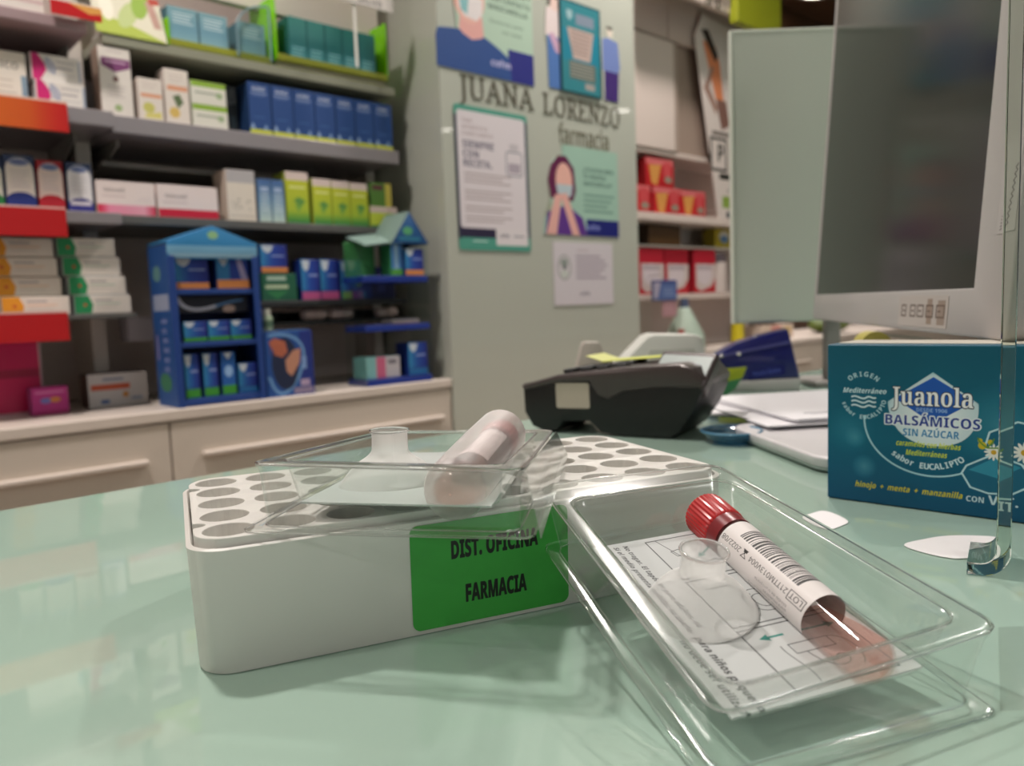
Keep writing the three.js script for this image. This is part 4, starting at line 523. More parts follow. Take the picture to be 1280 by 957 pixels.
function makeInsert(label, P, tx, back = 0) {
  // printed card on the tray floor, bent to its slope, 0.5 mm thick
  const nx = 12, nz = 14, pos = [], uv = [], idx = [], in_ = 0.0130, row = nx + 1, lay = row * (nz + 1);
  for (const h of [0.295, 0.265]) for (let j = 0; j <= nz; j++) for (let i = 0; i <= nx; i++) { const u = (in_ + i / nx * (TW - 2 * in_)) / TW, v = (in_ + j / nz * (TL - 2 * in_ - back)) / TL; pos.push(...P(u, v, h).toArray()); uv.push(i / nx, j / nz); }
  for (let j = 0; j < nz; j++) for (let i = 0; i < nx; i++) { const a = j * row + i; idx.push(a, a + 1, a + row, a + 1, a + row + 1, a + row); const b = a + lay; idx.push(b, b + row, b + 1, b + 1, b + row, b + row + 1); }
  const edge = (a, b) => idx.push(a, b, a + lay, b, b + lay, a + lay);
  for (let i = 0; i < nx; i++) { edge(i + 1, i); edge(nz * row + i, nz * row + i + 1); } for (let j = 0; j < nz; j++) { edge(j * row, (j + 1) * row); edge((j + 1) * row + nx, j * row + nx); }
  const g = new THREE.BufferGeometry(); g.setAttribute('position', new THREE.Float32BufferAttribute(pos, 3)); g.setAttribute('uv', new THREE.Float32BufferAttribute(uv, 2)); g.setIndex(idx); g.computeVertexNormals();
  return solo('instruction_card', label, 'card', toCreasedNormals(g, 0.5), printed(tx, 0.6));
}
const capRidges = (() => { const s = new THREE.Shape(), N = 34; for (let i = 0; i <= N * 4; i++) { const a = i / (N * 4) * 2 * PI, r = 0.0083 + 0.00013 * Math.sign(Math.sin(N * a)) * Math.sqrt(Math.abs(Math.sin(N * a))); s[i ? 'lineTo' : 'moveTo'](r * Math.cos(a), r * Math.sin(a)); } const g = new THREE.ExtrudeGeometry(s, { depth: 0.0125, bevelEnabled: true, bevelSize: 0.0014, bevelThickness: 0.0016, bevelOffset: -0.0014, bevelSegments: 4 }); g.rotateX(-PI / 2); return toCreasedNormals(g, 0.5); })();
const tubeLabel = tex(1024, 760, (k, c) => {
  k.bg('#e6dfde');                                              // x runs round the tube, y along it (bottom end of tube = bottom of canvas)
  c.save(); c.translate(0, 760); c.rotate(-PI / 2);              // now x runs from the bottom end of the tube towards the cap
  c.fillStyle = '#1c1a1c'; let x = 130; for (let i = 0; x < 640; i++) { const w = [4, 9, 4, 14, 4, 4, 9, 18][Math.floor(rnd() * 8)]; c.fillRect(x, 560, w, 230); x += w + [5, 8, 12][Math.floor(rnd() * 3)]; }
  c.font = '58px sans-serif'; c.textBaseline = 'middle'; c.strokeStyle = '#1c1a1c'; c.lineWidth = 5; c.strokeRect(22, 440, 120, 72); c.fillText('LOT', 32, 478, 100); c.fillText('21TTM013V004', 156, 478, 330); c.fillText('2022/08', 570, 478, 180);
  c.beginPath(); c.moveTo(510, 448); c.lineTo(552, 448); c.lineTo(516, 508); c.lineTo(552, 508); c.closePath(); c.stroke(); c.fillRect(516, 488, 30, 20);
  c.font = '30px sans-serif'; c.fillStyle = '#8a8486'; for (let i = 0; i < 5; i++) c.fillText(['Medio de transporte', 'para muestras', 'conservar a temperatura', 'ambiente, uso profesional', 'diagnóstico in vitro'][i], 120, 390 - i * 42, 520);
  c.restore();
});
function makeTube(label, bottom, capEnd, spin) {
  const a = new V3(...bottom), b = new V3(...capEnd), len = a.distanceTo(b), o = thing('sample_tube', label, 'test tube', a); o.quaternion.setFromUnitVectors(new V3(0, 1, 0), b.clone().sub(a).normalize()); o.rotateY(spin);
  const bodyLen = len - 0.012, r = 0.0077, pts = []; for (let i = 0; i <= 8; i++) { const t = i / 8 * PI / 2; pts.push(new THREE.Vector2(r * Math.sin(t), r * 0.9 - r * 0.9 * Math.cos(t))); } pts.push(new THREE.Vector2(r, bodyLen));
  part(o, 'tube_body', new THREE.LatheGeometry(pts, 36), mat('#f6eeec', 0.05, { transmission: 1, ior: 1.5, side: THREE.DoubleSide }));
  part(o, 'cap', capRidges, mat('#b30e16', 0.35, { clearcoat: 0.4, clearcoatRoughness: 0.2 }), [0, len - 0.0157, 0]); part(o, 'collar', new THREE.CylinderGeometry(0.0079, 0.0079, 0.006, 36), mat('#7d1a22', 0.3), [0, len - 0.0195, 0]);
  part(o, 'label', new THREE.CylinderGeometry(0.00785, 0.00785, 0.046, 48, 1, true, 0.3, 5.7), new THREE.MeshPhysicalMaterial({ map: tubeLabel, roughness: 0.5, side: THREE.DoubleSide }), [0, len - 0.024 - 0.023, 0]);
  // pink liquid pooled at the low end: the inside of the tube cut by a level plane
  const inner = new THREE.LatheGeometry([...pts.slice(0, 9).map((p) => new THREE.Vector2(Math.max(0, p.x * 0.9), p.y * 0.9 + 0.0009)), new THREE.Vector2(r * 0.9, 0.034), new THREE.Vector2(0, 0.034)], 28);
  o.updateMatrixWorld(true);
  const A = new Brush(inner), cutG = box(0.2, 0.1, 0.2), inv = o.matrixWorld.clone().invert(); cutG.applyMatrix4(new THREE.Matrix4().makeTranslation(a.x, a.y - 0.05 + 0.0058, a.z)); cutG.applyMatrix4(inv);
  const B = new Brush(cutG); A.updateMatrixWorld(); B.updateMatrixWorld(); const ev = new Evaluator(); ev.attributes = ['position', 'normal', 'uv']; const liq = ev.evaluate(A, B, INTERSECTION);
  part(o, 'liquid', liq.geometry, mat('#fde9e4', 0.03, { transmission: 0.92, ior: 1.33, side: THREE.DoubleSide }));
  return o;
}
function makeFunnel(label, foot, up, turn, sx = 1.2) {
  const o = thing('mouth_funnel', label, 'funnel', new V3(...foot)); o.quaternion.setFromUnitVectors(new V3(0, 1, 0), new V3(...up).normalize()); o.rotateY(turn);
  const soft = mat('#fbfaf9', 0.6, { transmission: 0.95, ior: 1.5, side: THREE.DoubleSide });
  const prof = [[0.0168, 0], [0.0171, 0.0008], [0.0162, 0.0025], [0.0148, 0.0056], [0.012, 0.0095], [0.0088, 0.012], [0.0072, 0.0138], [0.0068, 0.0155], [0.0067, 0.021], [0.0071, 0.0218]].map(([x, y]) => new THREE.Vector2(x, y));
  const g = new THREE.LatheGeometry(new THREE.SplineCurve(prof).getPoints(40), 40); const p = g.attributes.position; for (let i = 0; i < p.count; i++) { const y = p.getY(i), k = 1 + (sx - 1) * Math.max(0, 1 - y / 0.013); p.setX(i, p.getX(i) * k); } g.computeVertexNormals();
  part(o, 'funnel_body', g, soft); const rim = new THREE.TorusGeometry(0.0072, 0.0005, 8, 40).rotateX(PI / 2); part(o, 'spout_rim', rim, M.bead, [0, 0.0218, 0]); const lip = new THREE.TorusGeometry(0.0168, 0.0006, 8, 48).rotateX(PI / 2); lip.scale(sx, 1, 1); part(o, 'mouth_lip', lip, M.bead, [0, 0.0009, 0]);
  return o;
}
const cardTex = tex(720, 1040, (k, c) => {
  // portrait card: top = far end. The text runs down the card, so it is drawn turned by ninety degrees
  k.bg('#c4c7c7'); c.fillStyle = '#26282a'; c.strokeStyle = '#3a3c3e';
  const turned = (s, x, y, size, col = '#26282a', f = 'italic bold') => { c.save(); c.translate(x, y); c.rotate(PI / 2); c.font = `${f} ${size}px sans-serif`; c.fillStyle = col; c.textBaseline = 'middle'; c.fillText(s, 0, 0); c.restore(); };
  turned('No tragar. El tapón es para adultos, no', 150, 24, 32); turned('Si el medio presenta turbidez no usarlo.', 104, 24, 32); turned('MSDS disponibles en www.', 58, 24, 32); turned('para niños pequeños', 106, 660, 40); turned('no debe ser utilizado', 48, 660, 40);
  c.lineWidth = 5; const frame = (x, y, w, h) => c.strokeRect(x, y, w, h); frame(255, 30, 400, 300); frame(255, 352, 400, 310); frame(255, 684, 400, 326);
  const arrow = (x0, y0, x1, y1) => { c.strokeStyle = c.fillStyle = '#1f7f74'; c.lineWidth = 10; c.beginPath(); c.moveTo(x0, y0); c.lineTo(x1, y1); c.stroke(); const a = Math.atan2(y1 - y0, x1 - x0); c.beginPath(); c.moveTo(x1 + 26 * Math.cos(a), y1 + 26 * Math.sin(a)); c.lineTo(x1 + 22 * Math.cos(a + 2.2), y1 + 22 * Math.sin(a + 2.2)); c.lineTo(x1 + 22 * Math.cos(a - 2.2), y1 + 22 * Math.sin(a - 2.2)); c.fill(); };
  arrow(520, 140, 440, 190); arrow(405, 745, 330, 745); arrow(480, 745, 600, 745);
  c.strokeStyle = '#55585a'; c.lineWidth = 4; c.beginPath(); c.moveTo(305, 30); c.lineTo(360, 210); c.moveTo(325, 130); c.lineTo(375, 120); c.lineTo(385, 160); c.lineTo(335, 170); c.closePath(); c.moveTo(340, 250); c.bezierCurveTo(380, 200, 430, 190, 450, 240); c.bezierCurveTo(480, 220, 530, 250, 500, 300); c.stroke();
  c.beginPath(); c.moveTo(300, 420); c.lineTo(420, 420); c.lineTo(450, 500); c.moveTo(500, 540); c.arc(470, 540, 70, 0, 5.5); c.moveTo(440, 520); c.bezierCurveTo(480, 480, 520, 520, 500, 570); c.bezierCurveTo(470, 600, 430, 580, 440, 520); c.stroke();
  c.beginPath(); c.moveTo(380, 800); c.lineTo(540, 800); c.lineTo(540, 850); c.lineTo(380, 850); c.closePath(); c.moveTo(350, 800); c.bezierCurveTo(340, 860, 380, 920, 360, 990); c.moveTo(420, 850); c.bezierCurveTo(430, 920, 470, 960, 520, 940); c.bezierCurveTo(560, 910, 520, 880, 500, 900); c.moveTo(540, 800); c.bezierCurveTo(620, 810, 610, 920, 560, 960); c.stroke();
});

// tray on top of the rack
const A1 = makeTray('clear plastic sample tray resting on top of the white rack', [[-0.0898, 0.067, -0.2591], [0.0019, 0.067, -0.2307], [0.0185, 0.058, -0.3596], [-0.0649, 0.058, -0.3746]], [[-0.0886, 0.0456, -0.2515], [0.0030, 0.0456, -0.2325], [0.0205, 0.0456, -0.362], [-0.0655, 0.0456, -0.3775]]);
function filmQuad(T, name, q, m) { const pos = [], idx = []; for (const t of [0, 0.0003]) for (const p of q) pos.push(p[0] - T.base.x + t, p[1] - T.base.y, p[2] - T.base.z); idx.push(0, 1, 2, 0, 2, 3, 4, 6, 5, 4, 7, 6); for (let i = 0; i < 4; i++) { const j = (i + 1) % 4; idx.push(i, i + 4, j, j, i + 4, j + 4); } const g = new THREE.BufferGeometry(); g.setAttribute('position', new THREE.Float32BufferAttribute(pos, 3)); g.setIndex(idx); g.computeVertexNormals(); part(T.o, name, toCreasedNormals(g, 0.4), m); }
filmQuad(A1, 'side_flap', [[0.0195, 0.0575, -0.3570], [0.0030, 0.0668, -0.2310], [0.0068, 0.0458, -0.2295], [0.0245, 0.0458, -0.3580]], M.film);
makeInsert('blank white card in the tray on the rack', A1.P, tex(64, 64, (k) => k.bg('#b9bfbd')));
makeTube('red capped sample tube in the tray on the rack', [-0.0215, 0.0545, -0.2515], [-0.0055, 0.0570, -0.352], 1.1);
{ const a = new V3(-0.0213, 0.0552, -0.2525), b = new V3(-0.0055, 0.0580, -0.356), g = new THREE.LatheGeometry([[0.0005, -0.002], [0.006, -0.0012], [0.0095, 0.001], [0.011, 0.006], [0.0115, 0.06], [0.0115, a.distanceTo(b) - 0.004], [0.009, a.distanceTo(b)], [0.0005, a.distanceTo(b) + 0.001]].map(([x, y]) => new THREE.Vector2(x, y)), 36); const q = new THREE.Quaternion().setFromUnitVectors(new V3(0, 1, 0), b.clone().sub(a).normalize()), m = part(A1.o, 'blister_dome', g, mat('#f4eeee', 0.5, { transmission: 1, ior: 1.6, side: THREE.DoubleSide })); m.quaternion.copy(q); m.position.copy(a.sub(A1.base)); }
makeFunnel('clear soft funnel standing in the tray on the rack', [-0.0475, 0.0490, -0.292], [0.02, 1, -0.02], 0.3);
// tray leaning on the rack, near end on the counter
const A2 = makeTray('clear plastic sample tray sloping from the rack edge down to the counter', [[0.0440, 0.0206, -0.1702], [0.1362, 0.0214, -0.2115], [0.0817, 0.0492, -0.3147], [0.0084, 0.0490, -0.2890]], [[0.0445, 0.0012, -0.1745], [0.1270, 0.0012, -0.2035], [0.0815, 0.0292, -0.3085], [0.0112, 0.0278, -0.2785]], 0.008);
filmQuad(A2, 'peel_tab', [[0.1330, 0.0216, -0.2095], [0.1415, 0.0206, -0.2120], [0.1370, 0.0022, -0.2005], [0.1290, 0.0016, -0.2015]], hazy);
makeInsert('printed instruction card with line drawings in the sloping tray', A2.P, cardTex, 0.008);
makeTube('red capped sample tube with barcode label in the sloping tray', [0.0975, 0.0140, -0.2010], [0.0700, 0.0362, -0.2895], 2.6);
makeFunnel('clear soft funnel standing on the printed instruction card', [0.0555, 0.0182, -0.2355], [0.05, 1, 0.2], 0.6);

// ---------------------------------------------------------------- lozenge box, acrylic guard, paper scraps
{
  const e = new V3(0.7402, 0, 0.6724), turn = -Math.atan2(e.z, e.x), W = 0.118, Hh = 0.0875, dep = 0.042, o = thing('lozenge_box', 'teal lozenge box with a blue diamond emblem and white lettering', 'box', new V3(0.1781, 0.0004, -0.438), turn);
  const px = 10.5, tx = tex(Math.round(118 * px), Math.round(87.5 * px), (k, c) => {
    const X = (mm) => mm * px, Y = (mm) => (87.5 - mm) * px;     // millimetres from the lower corner of the front face
    const bgG = c.createLinearGradient(0, 0, 0, k.h); bgG.addColorStop(0, '#06586e'); bgG.addColorStop(0.6, '#056079'); bgG.addColorStop(1, '#084e70'); c.fillStyle = bgG; c.fillRect(0, 0, k.w, k.h);
    const blob = (x, y, r, a) => { const g = c.createRadialGradient(X(x), Y(y), 0, X(x), Y(y), X(r)); g.addColorStop(0, `rgba(190,225,235,${a})`); g.addColorStop(1, 'rgba(190,225,235,0)'); c.fillStyle = g; c.fillRect(0, 0, k.w, k.h); };
    blob(15, 36, 6, 0.25); blob(20, 20, 7, 0.35); blob(84, 48, 22, 0.25); blob(12, 40, 14, 0.15); blob(104, 30, 20, 0.2);
    // arc and pale lens below the diamond
    c.lineWidth = X(0.9); c.strokeStyle = '#a9d3dd'; c.beginPath(); c.ellipse(X(53), Y(47), X(33), X(28.5), 0, 0.25, PI * 1.02); c.stroke();
    const lens = c.createRadialGradient(X(54), Y(52), X(6), X(54), Y(50), X(26)); lens.addColorStop(0, '#e8f0f2'); lens.addColorStop(0.75, '#c3d9df'); lens.addColorStop(1, '#5fa5b4'); c.fillStyle = lens; c.beginPath(); c.moveTo(X(32), Y(57)); c.lineTo(X(54), Y(73.5)); c.lineTo(X(75), Y(58)); c.bezierCurveTo(X(76), Y(40), X(66), Y(34.8), X(54), Y(34.6)); c.bezierCurveTo(X(42), Y(34.8), X(33), Y(42), X(32), Y(57)); c.fill();
    c.fillStyle = '#1f58b0'; c.beginPath(); c.moveTo(X(54.3), Y(71)); c.lineTo(X(73), Y(59)); c.lineTo(X(54.3), Y(46.5)); c.lineTo(X(35.5), Y(59)); c.closePath(); c.fill();
    const T = (s, x, y, size, col, f, fam, w, stroke, lw) => { c.font = `${f} ${X(size)}px ${fam}`; c.textBaseline = 'middle'; c.textAlign = 'left'; c.save(); c.translate(X(x), Y(y)); if (w) c.scale(X(w) / c.measureText(s).width, 1); if (stroke) { c.strokeStyle = stroke; c.lineWidth = X(lw); c.lineJoin = 'round'; c.strokeText(s, 0, 0); } c.fillStyle = col; c.fillText(s, 0, 0); c.restore(); };
    T('Juanola', 34.5, 60.4, 13.4, '#f0f2f2', 'bold', 'serif', 38.5, '#2f3a4a', 1.1); T('DESDE 1906', 46, 53.4, 2.8, '#8fb0de', 'bold', 'sans-serif', 15); T('BALSÁMICOS', 30.2, 47.4, 7.2, '#203a8c', 'bold', 'sans-serif', 46, '#dfe8ec', 1.2); T('SIN AZÚCAR', 39.6, 41, 5.2, '#2f7fb4', 'bold', 'sans-serif', 27);
    T('caramelos con hierbas', 36.2, 35.0, 4.0, '#d2d83a', 'italic bold', 'sans-serif', 31); T('Mediterráneas', 41, 30.2, 4.0, '#d2d83a', 'italic bold', 'sans-serif', 20); T('hinojo  +  menta  +  manzanilla', 15, 9.8, 4.4, '#d8c52c', 'italic bold', 'sans-serif', 53.5); T('CON', 70, 8.9, 4.0, '#c9dfe6', 'bold', 'sans-serif', 8.5); T('VIT. C', 80, 9.4, 6.4, '#c9dfe6', 'bold', 'sans-serif', 20);
    const arcT = (s, cx, cy, r, a0, a1, size, col, f, inside) => { c.font = `${f} ${X(size)}px sans-serif`; c.fillStyle = col; c.textAlign = 'center'; c.textBaseline = 'middle'; const n = s.length; for (let i = 0; i < n; i++) { const a = a0 + (a1 - a0) * (i + 0.5) / n; c.save(); c.translate(X(cx) + X(r) * Math.cos(a), Y(cy) + X(r) * Math.sin(a)); c.rotate(a + (inside ? -PI / 2 : PI / 2)); c.fillText(s[i], 0, 0); c.restore(); } };
    arcT('sabor EUCALIPTO', 52, 50, 26.5, 2.28, 0.9, 4.4, '#cfe4ea', 'bold', true); arcT('ORIGEN', 19.4, 60, 11.5, -2.35, -0.8, 3.7, '#b9d8e0', 'bold', false); arcT('sabor EUCALIPTO', 19.4, 58.5, 10.8, 2.9, 0.1, 3.2, '#b9d8e0', 'bold', true); T('Mediterráneo', 8.2, 62.4, 3.8, '#cfe4ea', 'italic bold', 'sans-serif', 23);
    c.strokeStyle = '#cfe4ea'; c.lineWidth = X(0.9); for (let i = 0; i < 3; i++) { c.beginPath(); c.moveTo(X(13), Y(58.6 - i * 2.4)); c.bezierCurveTo(X(16), Y(60.6 - i * 2.4), X(18), Y(56.6 - i * 2.4), X(21), Y(58.6 - i * 2.4)); c.bezierCurveTo(X(23), Y(60.2 - i * 2.4), X(24), Y(57.6 - i * 2.4), X(26), Y(58.8 - i * 2.4)); c.stroke(); }
    // two sweets and daisies
    const sweet = (pts, y) => { c.fillStyle = '#14607c'; c.strokeStyle = '#b9dbe2'; c.lineWidth = X(0.9); c.beginPath(); pts.forEach(([a, b], i) => c[i ? 'lineTo' : 'moveTo'](X(a), Y(b))); c.closePath(); c.fill(); c.stroke(); };
    sweet([[78, 36], [80, 44], [92, 50], [108, 47], [114, 38], [104, 28], [88, 29]]); sweet([[68, 22], [70, 26], [82, 33], [94, 29], [100, 20], [90, 13.5], [80, 12.8], [72, 15]]);
    c.fillStyle = '#2f8aa4'; c.beginPath(); [[71, 24], [82, 31], [94, 27.5], [84, 21]].forEach(([a, b], i) => c[i ? 'lineTo' : 'moveTo'](X(a), Y(b))); c.fill();
    for (const [x, y, r] of [[82, 34, 4], [95, 35, 5]]) { c.fillStyle = '#e3e4de'; for (let i = 0; i < 12; i++) { const a = i / 12 * 2 * PI; c.beginPath(); c.ellipse(X(x + r * 0.62 * Math.cos(a)), Y(y + r * 0.62 * Math.sin(a)), X(r * 0.45), X(r * 0.15), -a, 0, 7); c.fill(); } c.fillStyle = '#c8a02c'; c.beginPath(); c.arc(X(x), Y(y), X(r * 0.3), 0, 7); c.fill(); }
    c.fillStyle = '#c4b428'; for (const [x, y, r] of [[77, 37, 1.9], [80.5, 39, 1.3], [76, 39.5, 1.1]]) { c.beginPath(); c.arc(X(x), Y(y), X(r), 0, 7); c.fill(); } c.strokeStyle = '#5d8a34'; c.lineWidth = X(0.7); for (const [x, y] of [[75, 41], [82, 41], [86, 38]]) { c.beginPath(); c.moveTo(X(79), Y(36)); c.quadraticCurveTo(X(x), Y(y - 2), X(x), Y(y)); c.stroke(); }
    T('›', 101, 77, 6, '#9fc8d2', 'bold', 'sans-serif', 3); c.strokeStyle = '#9fc8d2'; c.lineWidth = X(0.5); c.beginPath(); c.moveTo(X(97.5), Y(79.5)); c.lineTo(X(100.5), Y(77)); c.lineTo(X(97.5), Y(74.5)); c.closePath(); c.stroke();
  });
  const sm = mat('#0d5a74', 0.45), tm = mat('#cfc9bc', 0.5);
  part(o, 'carton_body', rbox(W, Hh, dep, 0.0009), [sm, sm, sm, sm, printed(tx, 0.5, { specularIntensity: 0.6 }), sm], [W / 2, Hh / 2, -dep / 2]);
  part(o, 'top_flap', rbox(W - 0.006, 0.0006, dep * 0.7, 0.0003, 1), tm, [W / 2, Hh + 0.0002, -dep * 0.58]); part(o, 'side_flap', rbox(0.0006, Hh - 0.004, dep * 0.7, 0.0003, 1), sm, [-0.0002, Hh / 2, -dep * 0.55]);
}
{ // bent acrylic guard seen along its sheet
  const B = new V3(0.1931, 0.0002, -0.302), o = thing('acrylic_guard', 'thick bent clear acrylic guard standing before the teal lozenge box', 'guard', B, -(33 * PI / 180));
  // local axes after the turn: -z recedes along the sheet, x to its other side
  const s = new THREE.Shape(), th = 0.0052, foot = 0.0125, r = 0.011, Hh = 0.45; s.moveTo(-foot, 0); s.lineTo(-r + th / 2, 0); s.absarc(-r + th / 2, r, r, -PI / 2, 0); s.lineTo(th / 2, Hh); s.lineTo(-th / 2, Hh); s.lineTo(-th / 2, r); s.absarc(-r + th / 2, r, r - th, 0, -PI / 2, true); s.lineTo(-foot, th); s.closePath();
  const g = new THREE.ExtrudeGeometry(s, { depth: 0.03, bevelEnabled: true, bevelSize: 0.0004, bevelThickness: 0.0004, bevelOffset: -0.0004, bevelSegments: 1, curveSegments: 10 }); g.translate(0, 0, -0.03); part(o, 'acrylic_sheet', toCreasedNormals(g, 0.6), mat('#eef6f0', 0.03, { transmission: 1, ior: 1.49, thickness: 0.005, attenuationColor: new THREE.Color('#cfd6c4'), attenuationDistance: 0.15 }));
}
function scrap(label, pts, y, m) { const c = pts.reduce((s, p) => [s[0] + p[0] / pts.length, s[1] + p[1] / pts.length], [0, 0]), sp = new THREE.CatmullRomCurve3(pts.map(([x, z]) => new V3(x - c[0], -(z - c[1]), 0)), true), s = new THREE.Shape(sp.getPoints(40).map((p) => new THREE.Vector2(p.x, p.y))); const g = new THREE.ExtrudeGeometry(s, { depth: 0.0003, bevelEnabled: false }); g.rotateX(-PI / 2); return solo('paper_scrap', label, 'paper', g, m, new V3(c[0], y, c[1])); }
scrap('oval white paper scrap on the counter below the teal lozenge box', [[0.1763, -0.3471], [0.19, -0.355], [0.203, -0.3587], [0.216, -0.357], [0.2225, -0.3537], [0.2087, -0.3315], [0.198, -0.328], [0.1871, -0.3274]], 0.0003, M.paper);
scrap('small white paper scrap on the counter beside the sloping tray', [[0.1492, -0.3989], [0.156, -0.405], [0.1648, -0.4095], [0.1686, -0.3885], [0.162, -0.381], [0.1533, -0.3761]], 0.0003, M.paper);

// ---------------------------------------------------------------- monitor with side board
{
  // front plane runs from its near bottom corner to its far bottom corner, leaning back by four degrees
  const near = new V3(0.2530, 0.0885, -0.398), far = new V3(0.3555, 0.0875, -0.932), along = far.clone().sub(near).setY(0), w = along.length() - 0.029; along.normalize();
  const o = thing('monitor', 'large dark touch monitor with a wide white bezel turned sideways', 'monitor', new V3(near.x, 0, near.z)), n = new V3().crossVectors(along, new V3(0, 1, 0)).normalize(); if (n.x > 0) n.negate();
  // local x = from far end towards near end (screen seen from its front), y up, z = out of the screen
  const xAx = along.clone().negate(), yAx = new V3(0, 1, 0), zAx = new V3().crossVectors(xAx, yAx); o.quaternion.setFromRotationMatrix(new THREE.Matrix4().makeBasis(xAx, yAx, zAx));
  const head = part(o, 'bezel', (() => { const s = rrShape(w, 0.40, 0.008, -w / 2, 0.2), h = new THREE.Path(); const hx0 = -w + 0.012, hx1 = -0.049, hy0 = 0.028, hy1 = 0.37; h.moveTo(hx0, hy0); h.lineTo(hx0, hy1); h.lineTo(hx1, hy1); h.lineTo(hx1, hy0); h.closePath(); s.holes.push(h); const g = new THREE.ExtrudeGeometry(s, { depth: 0.012, bevelEnabled: true, bevelSize: 0.0015, bevelThickness: 0.0015, bevelOffset: -0.0015, bevelSegments: 3, curveSegments: 6 }); g.translate(0, 0, -0.0135); return toCreasedNormals(g, 0.6); })(), mat('#b2adab', 0.4), [0, 0.0888, 0], [-4 * PI / 180, 0, 0]);
  part(head, 'screen', box(w - 0.059, 0.344, 0.004), mat('#171511', 0.14, { specularIntensity: 0.45 }), [-w / 2 - 0.0185, 0.199, -0.0026]);
  part(head, 'back_shell', rbox(w - 0.01, 0.385, 0.045, 0.012, 3), mat('#a9a5a3', 0.5), [-w / 2, 0.2, -0.036]);
  const note = tex(256, 96, (k, c) => { k.bg('#b9b0ab'); c.strokeStyle = '#5a4a44'; c.lineWidth = 5; for (const [x, a] of [[20, 0], [70, 1], [110, 2], [155, 3], [205, 4]]) { c.strokeRect(x, 30, 24 + a * 3, 34); c.beginPath(); c.moveTo(x + 6, 47); c.lineTo(x + 20, 47); c.stroke(); } k.r(0.62, 0.1, 0.1, 0.8, 'rgba(110,80,60,.5)'); k.r(0.82, 0.15, 0.14, 0.75, 'rgba(110,80,60,.45)'); });
  part(head, 'tape_label', sheet(0.1, 0.021, 0.0003, 0.001), printed(note, 0.4), [-0.135, 0.0135, 0.0001]);
  const hand = tex(128, 256, (k, c) => { k.bg('#b2adab'); c.strokeStyle = '#3c3438'; c.lineWidth = 4; c.beginPath(); c.moveTo(60, 240); for (let i = 0; i < 20; i++) c.lineTo(60 + i * 2 + (i % 2) * 14, 240 - i * 9); c.stroke(); c.beginPath(); for (let i = 0; i < 5; i++) { c.moveTo(20 + i * 2, 245 - i * 10); c.lineTo(32, 240 - i * 9); } c.stroke(); });
  part(head, 'handwritten_note', sheet(0.022, 0.045, 0.0002, 0.001), printed(hand, 0.5), [-0.0125, 0.078, 0.0001]);
  part(o, 'stand_neck', rbox(0.06, 0.16, 0.03, 0.006, 3), M.grey, [-w * 0.42, 0.092, -0.09]); part(o, 'stand_base', rbox(0.2, 0.012, 0.1, 0.005, 3), M.grey, [-w * 0.42, 0.0065, -0.115]);
}
{ // pale green board beside the monitor, on its own foot
  const o = thing('side_board', 'pale green frosted board standing beside the far end of the monitor', 'screen board', new V3(0, 0, -0.985));
  const m = mat('#ccd2c6', 0.45, { clearcoat: 0.3, clearcoatRoughness: 0.3 });
  part(o, 'board', rbox(0.145, 0.354, 0.008, 0.0035, 3), m, [0.352, 0.261, 0]); part(o, 'edge_trim', rbox(0.004, 0.354, 0.0095, 0.0015), mat('#e2e6da', 0.4), [0.2815, 0.261, 0]); part(o, 'edge_trim', rbox(0.145, 0.004, 0.0095, 0.0015), mat('#e2e6da', 0.4), [0.352, 0.437, 0]);
  part(o, 'post', rbox(0.02, 0.1, 0.012, 0.003), M.grey, [0.412, 0.05, -0.016]); part(o, 'foot', rbox(0.09, 0.008, 0.08, 0.003), M.grey, [0.425, 0.0042, -0.03]);
}

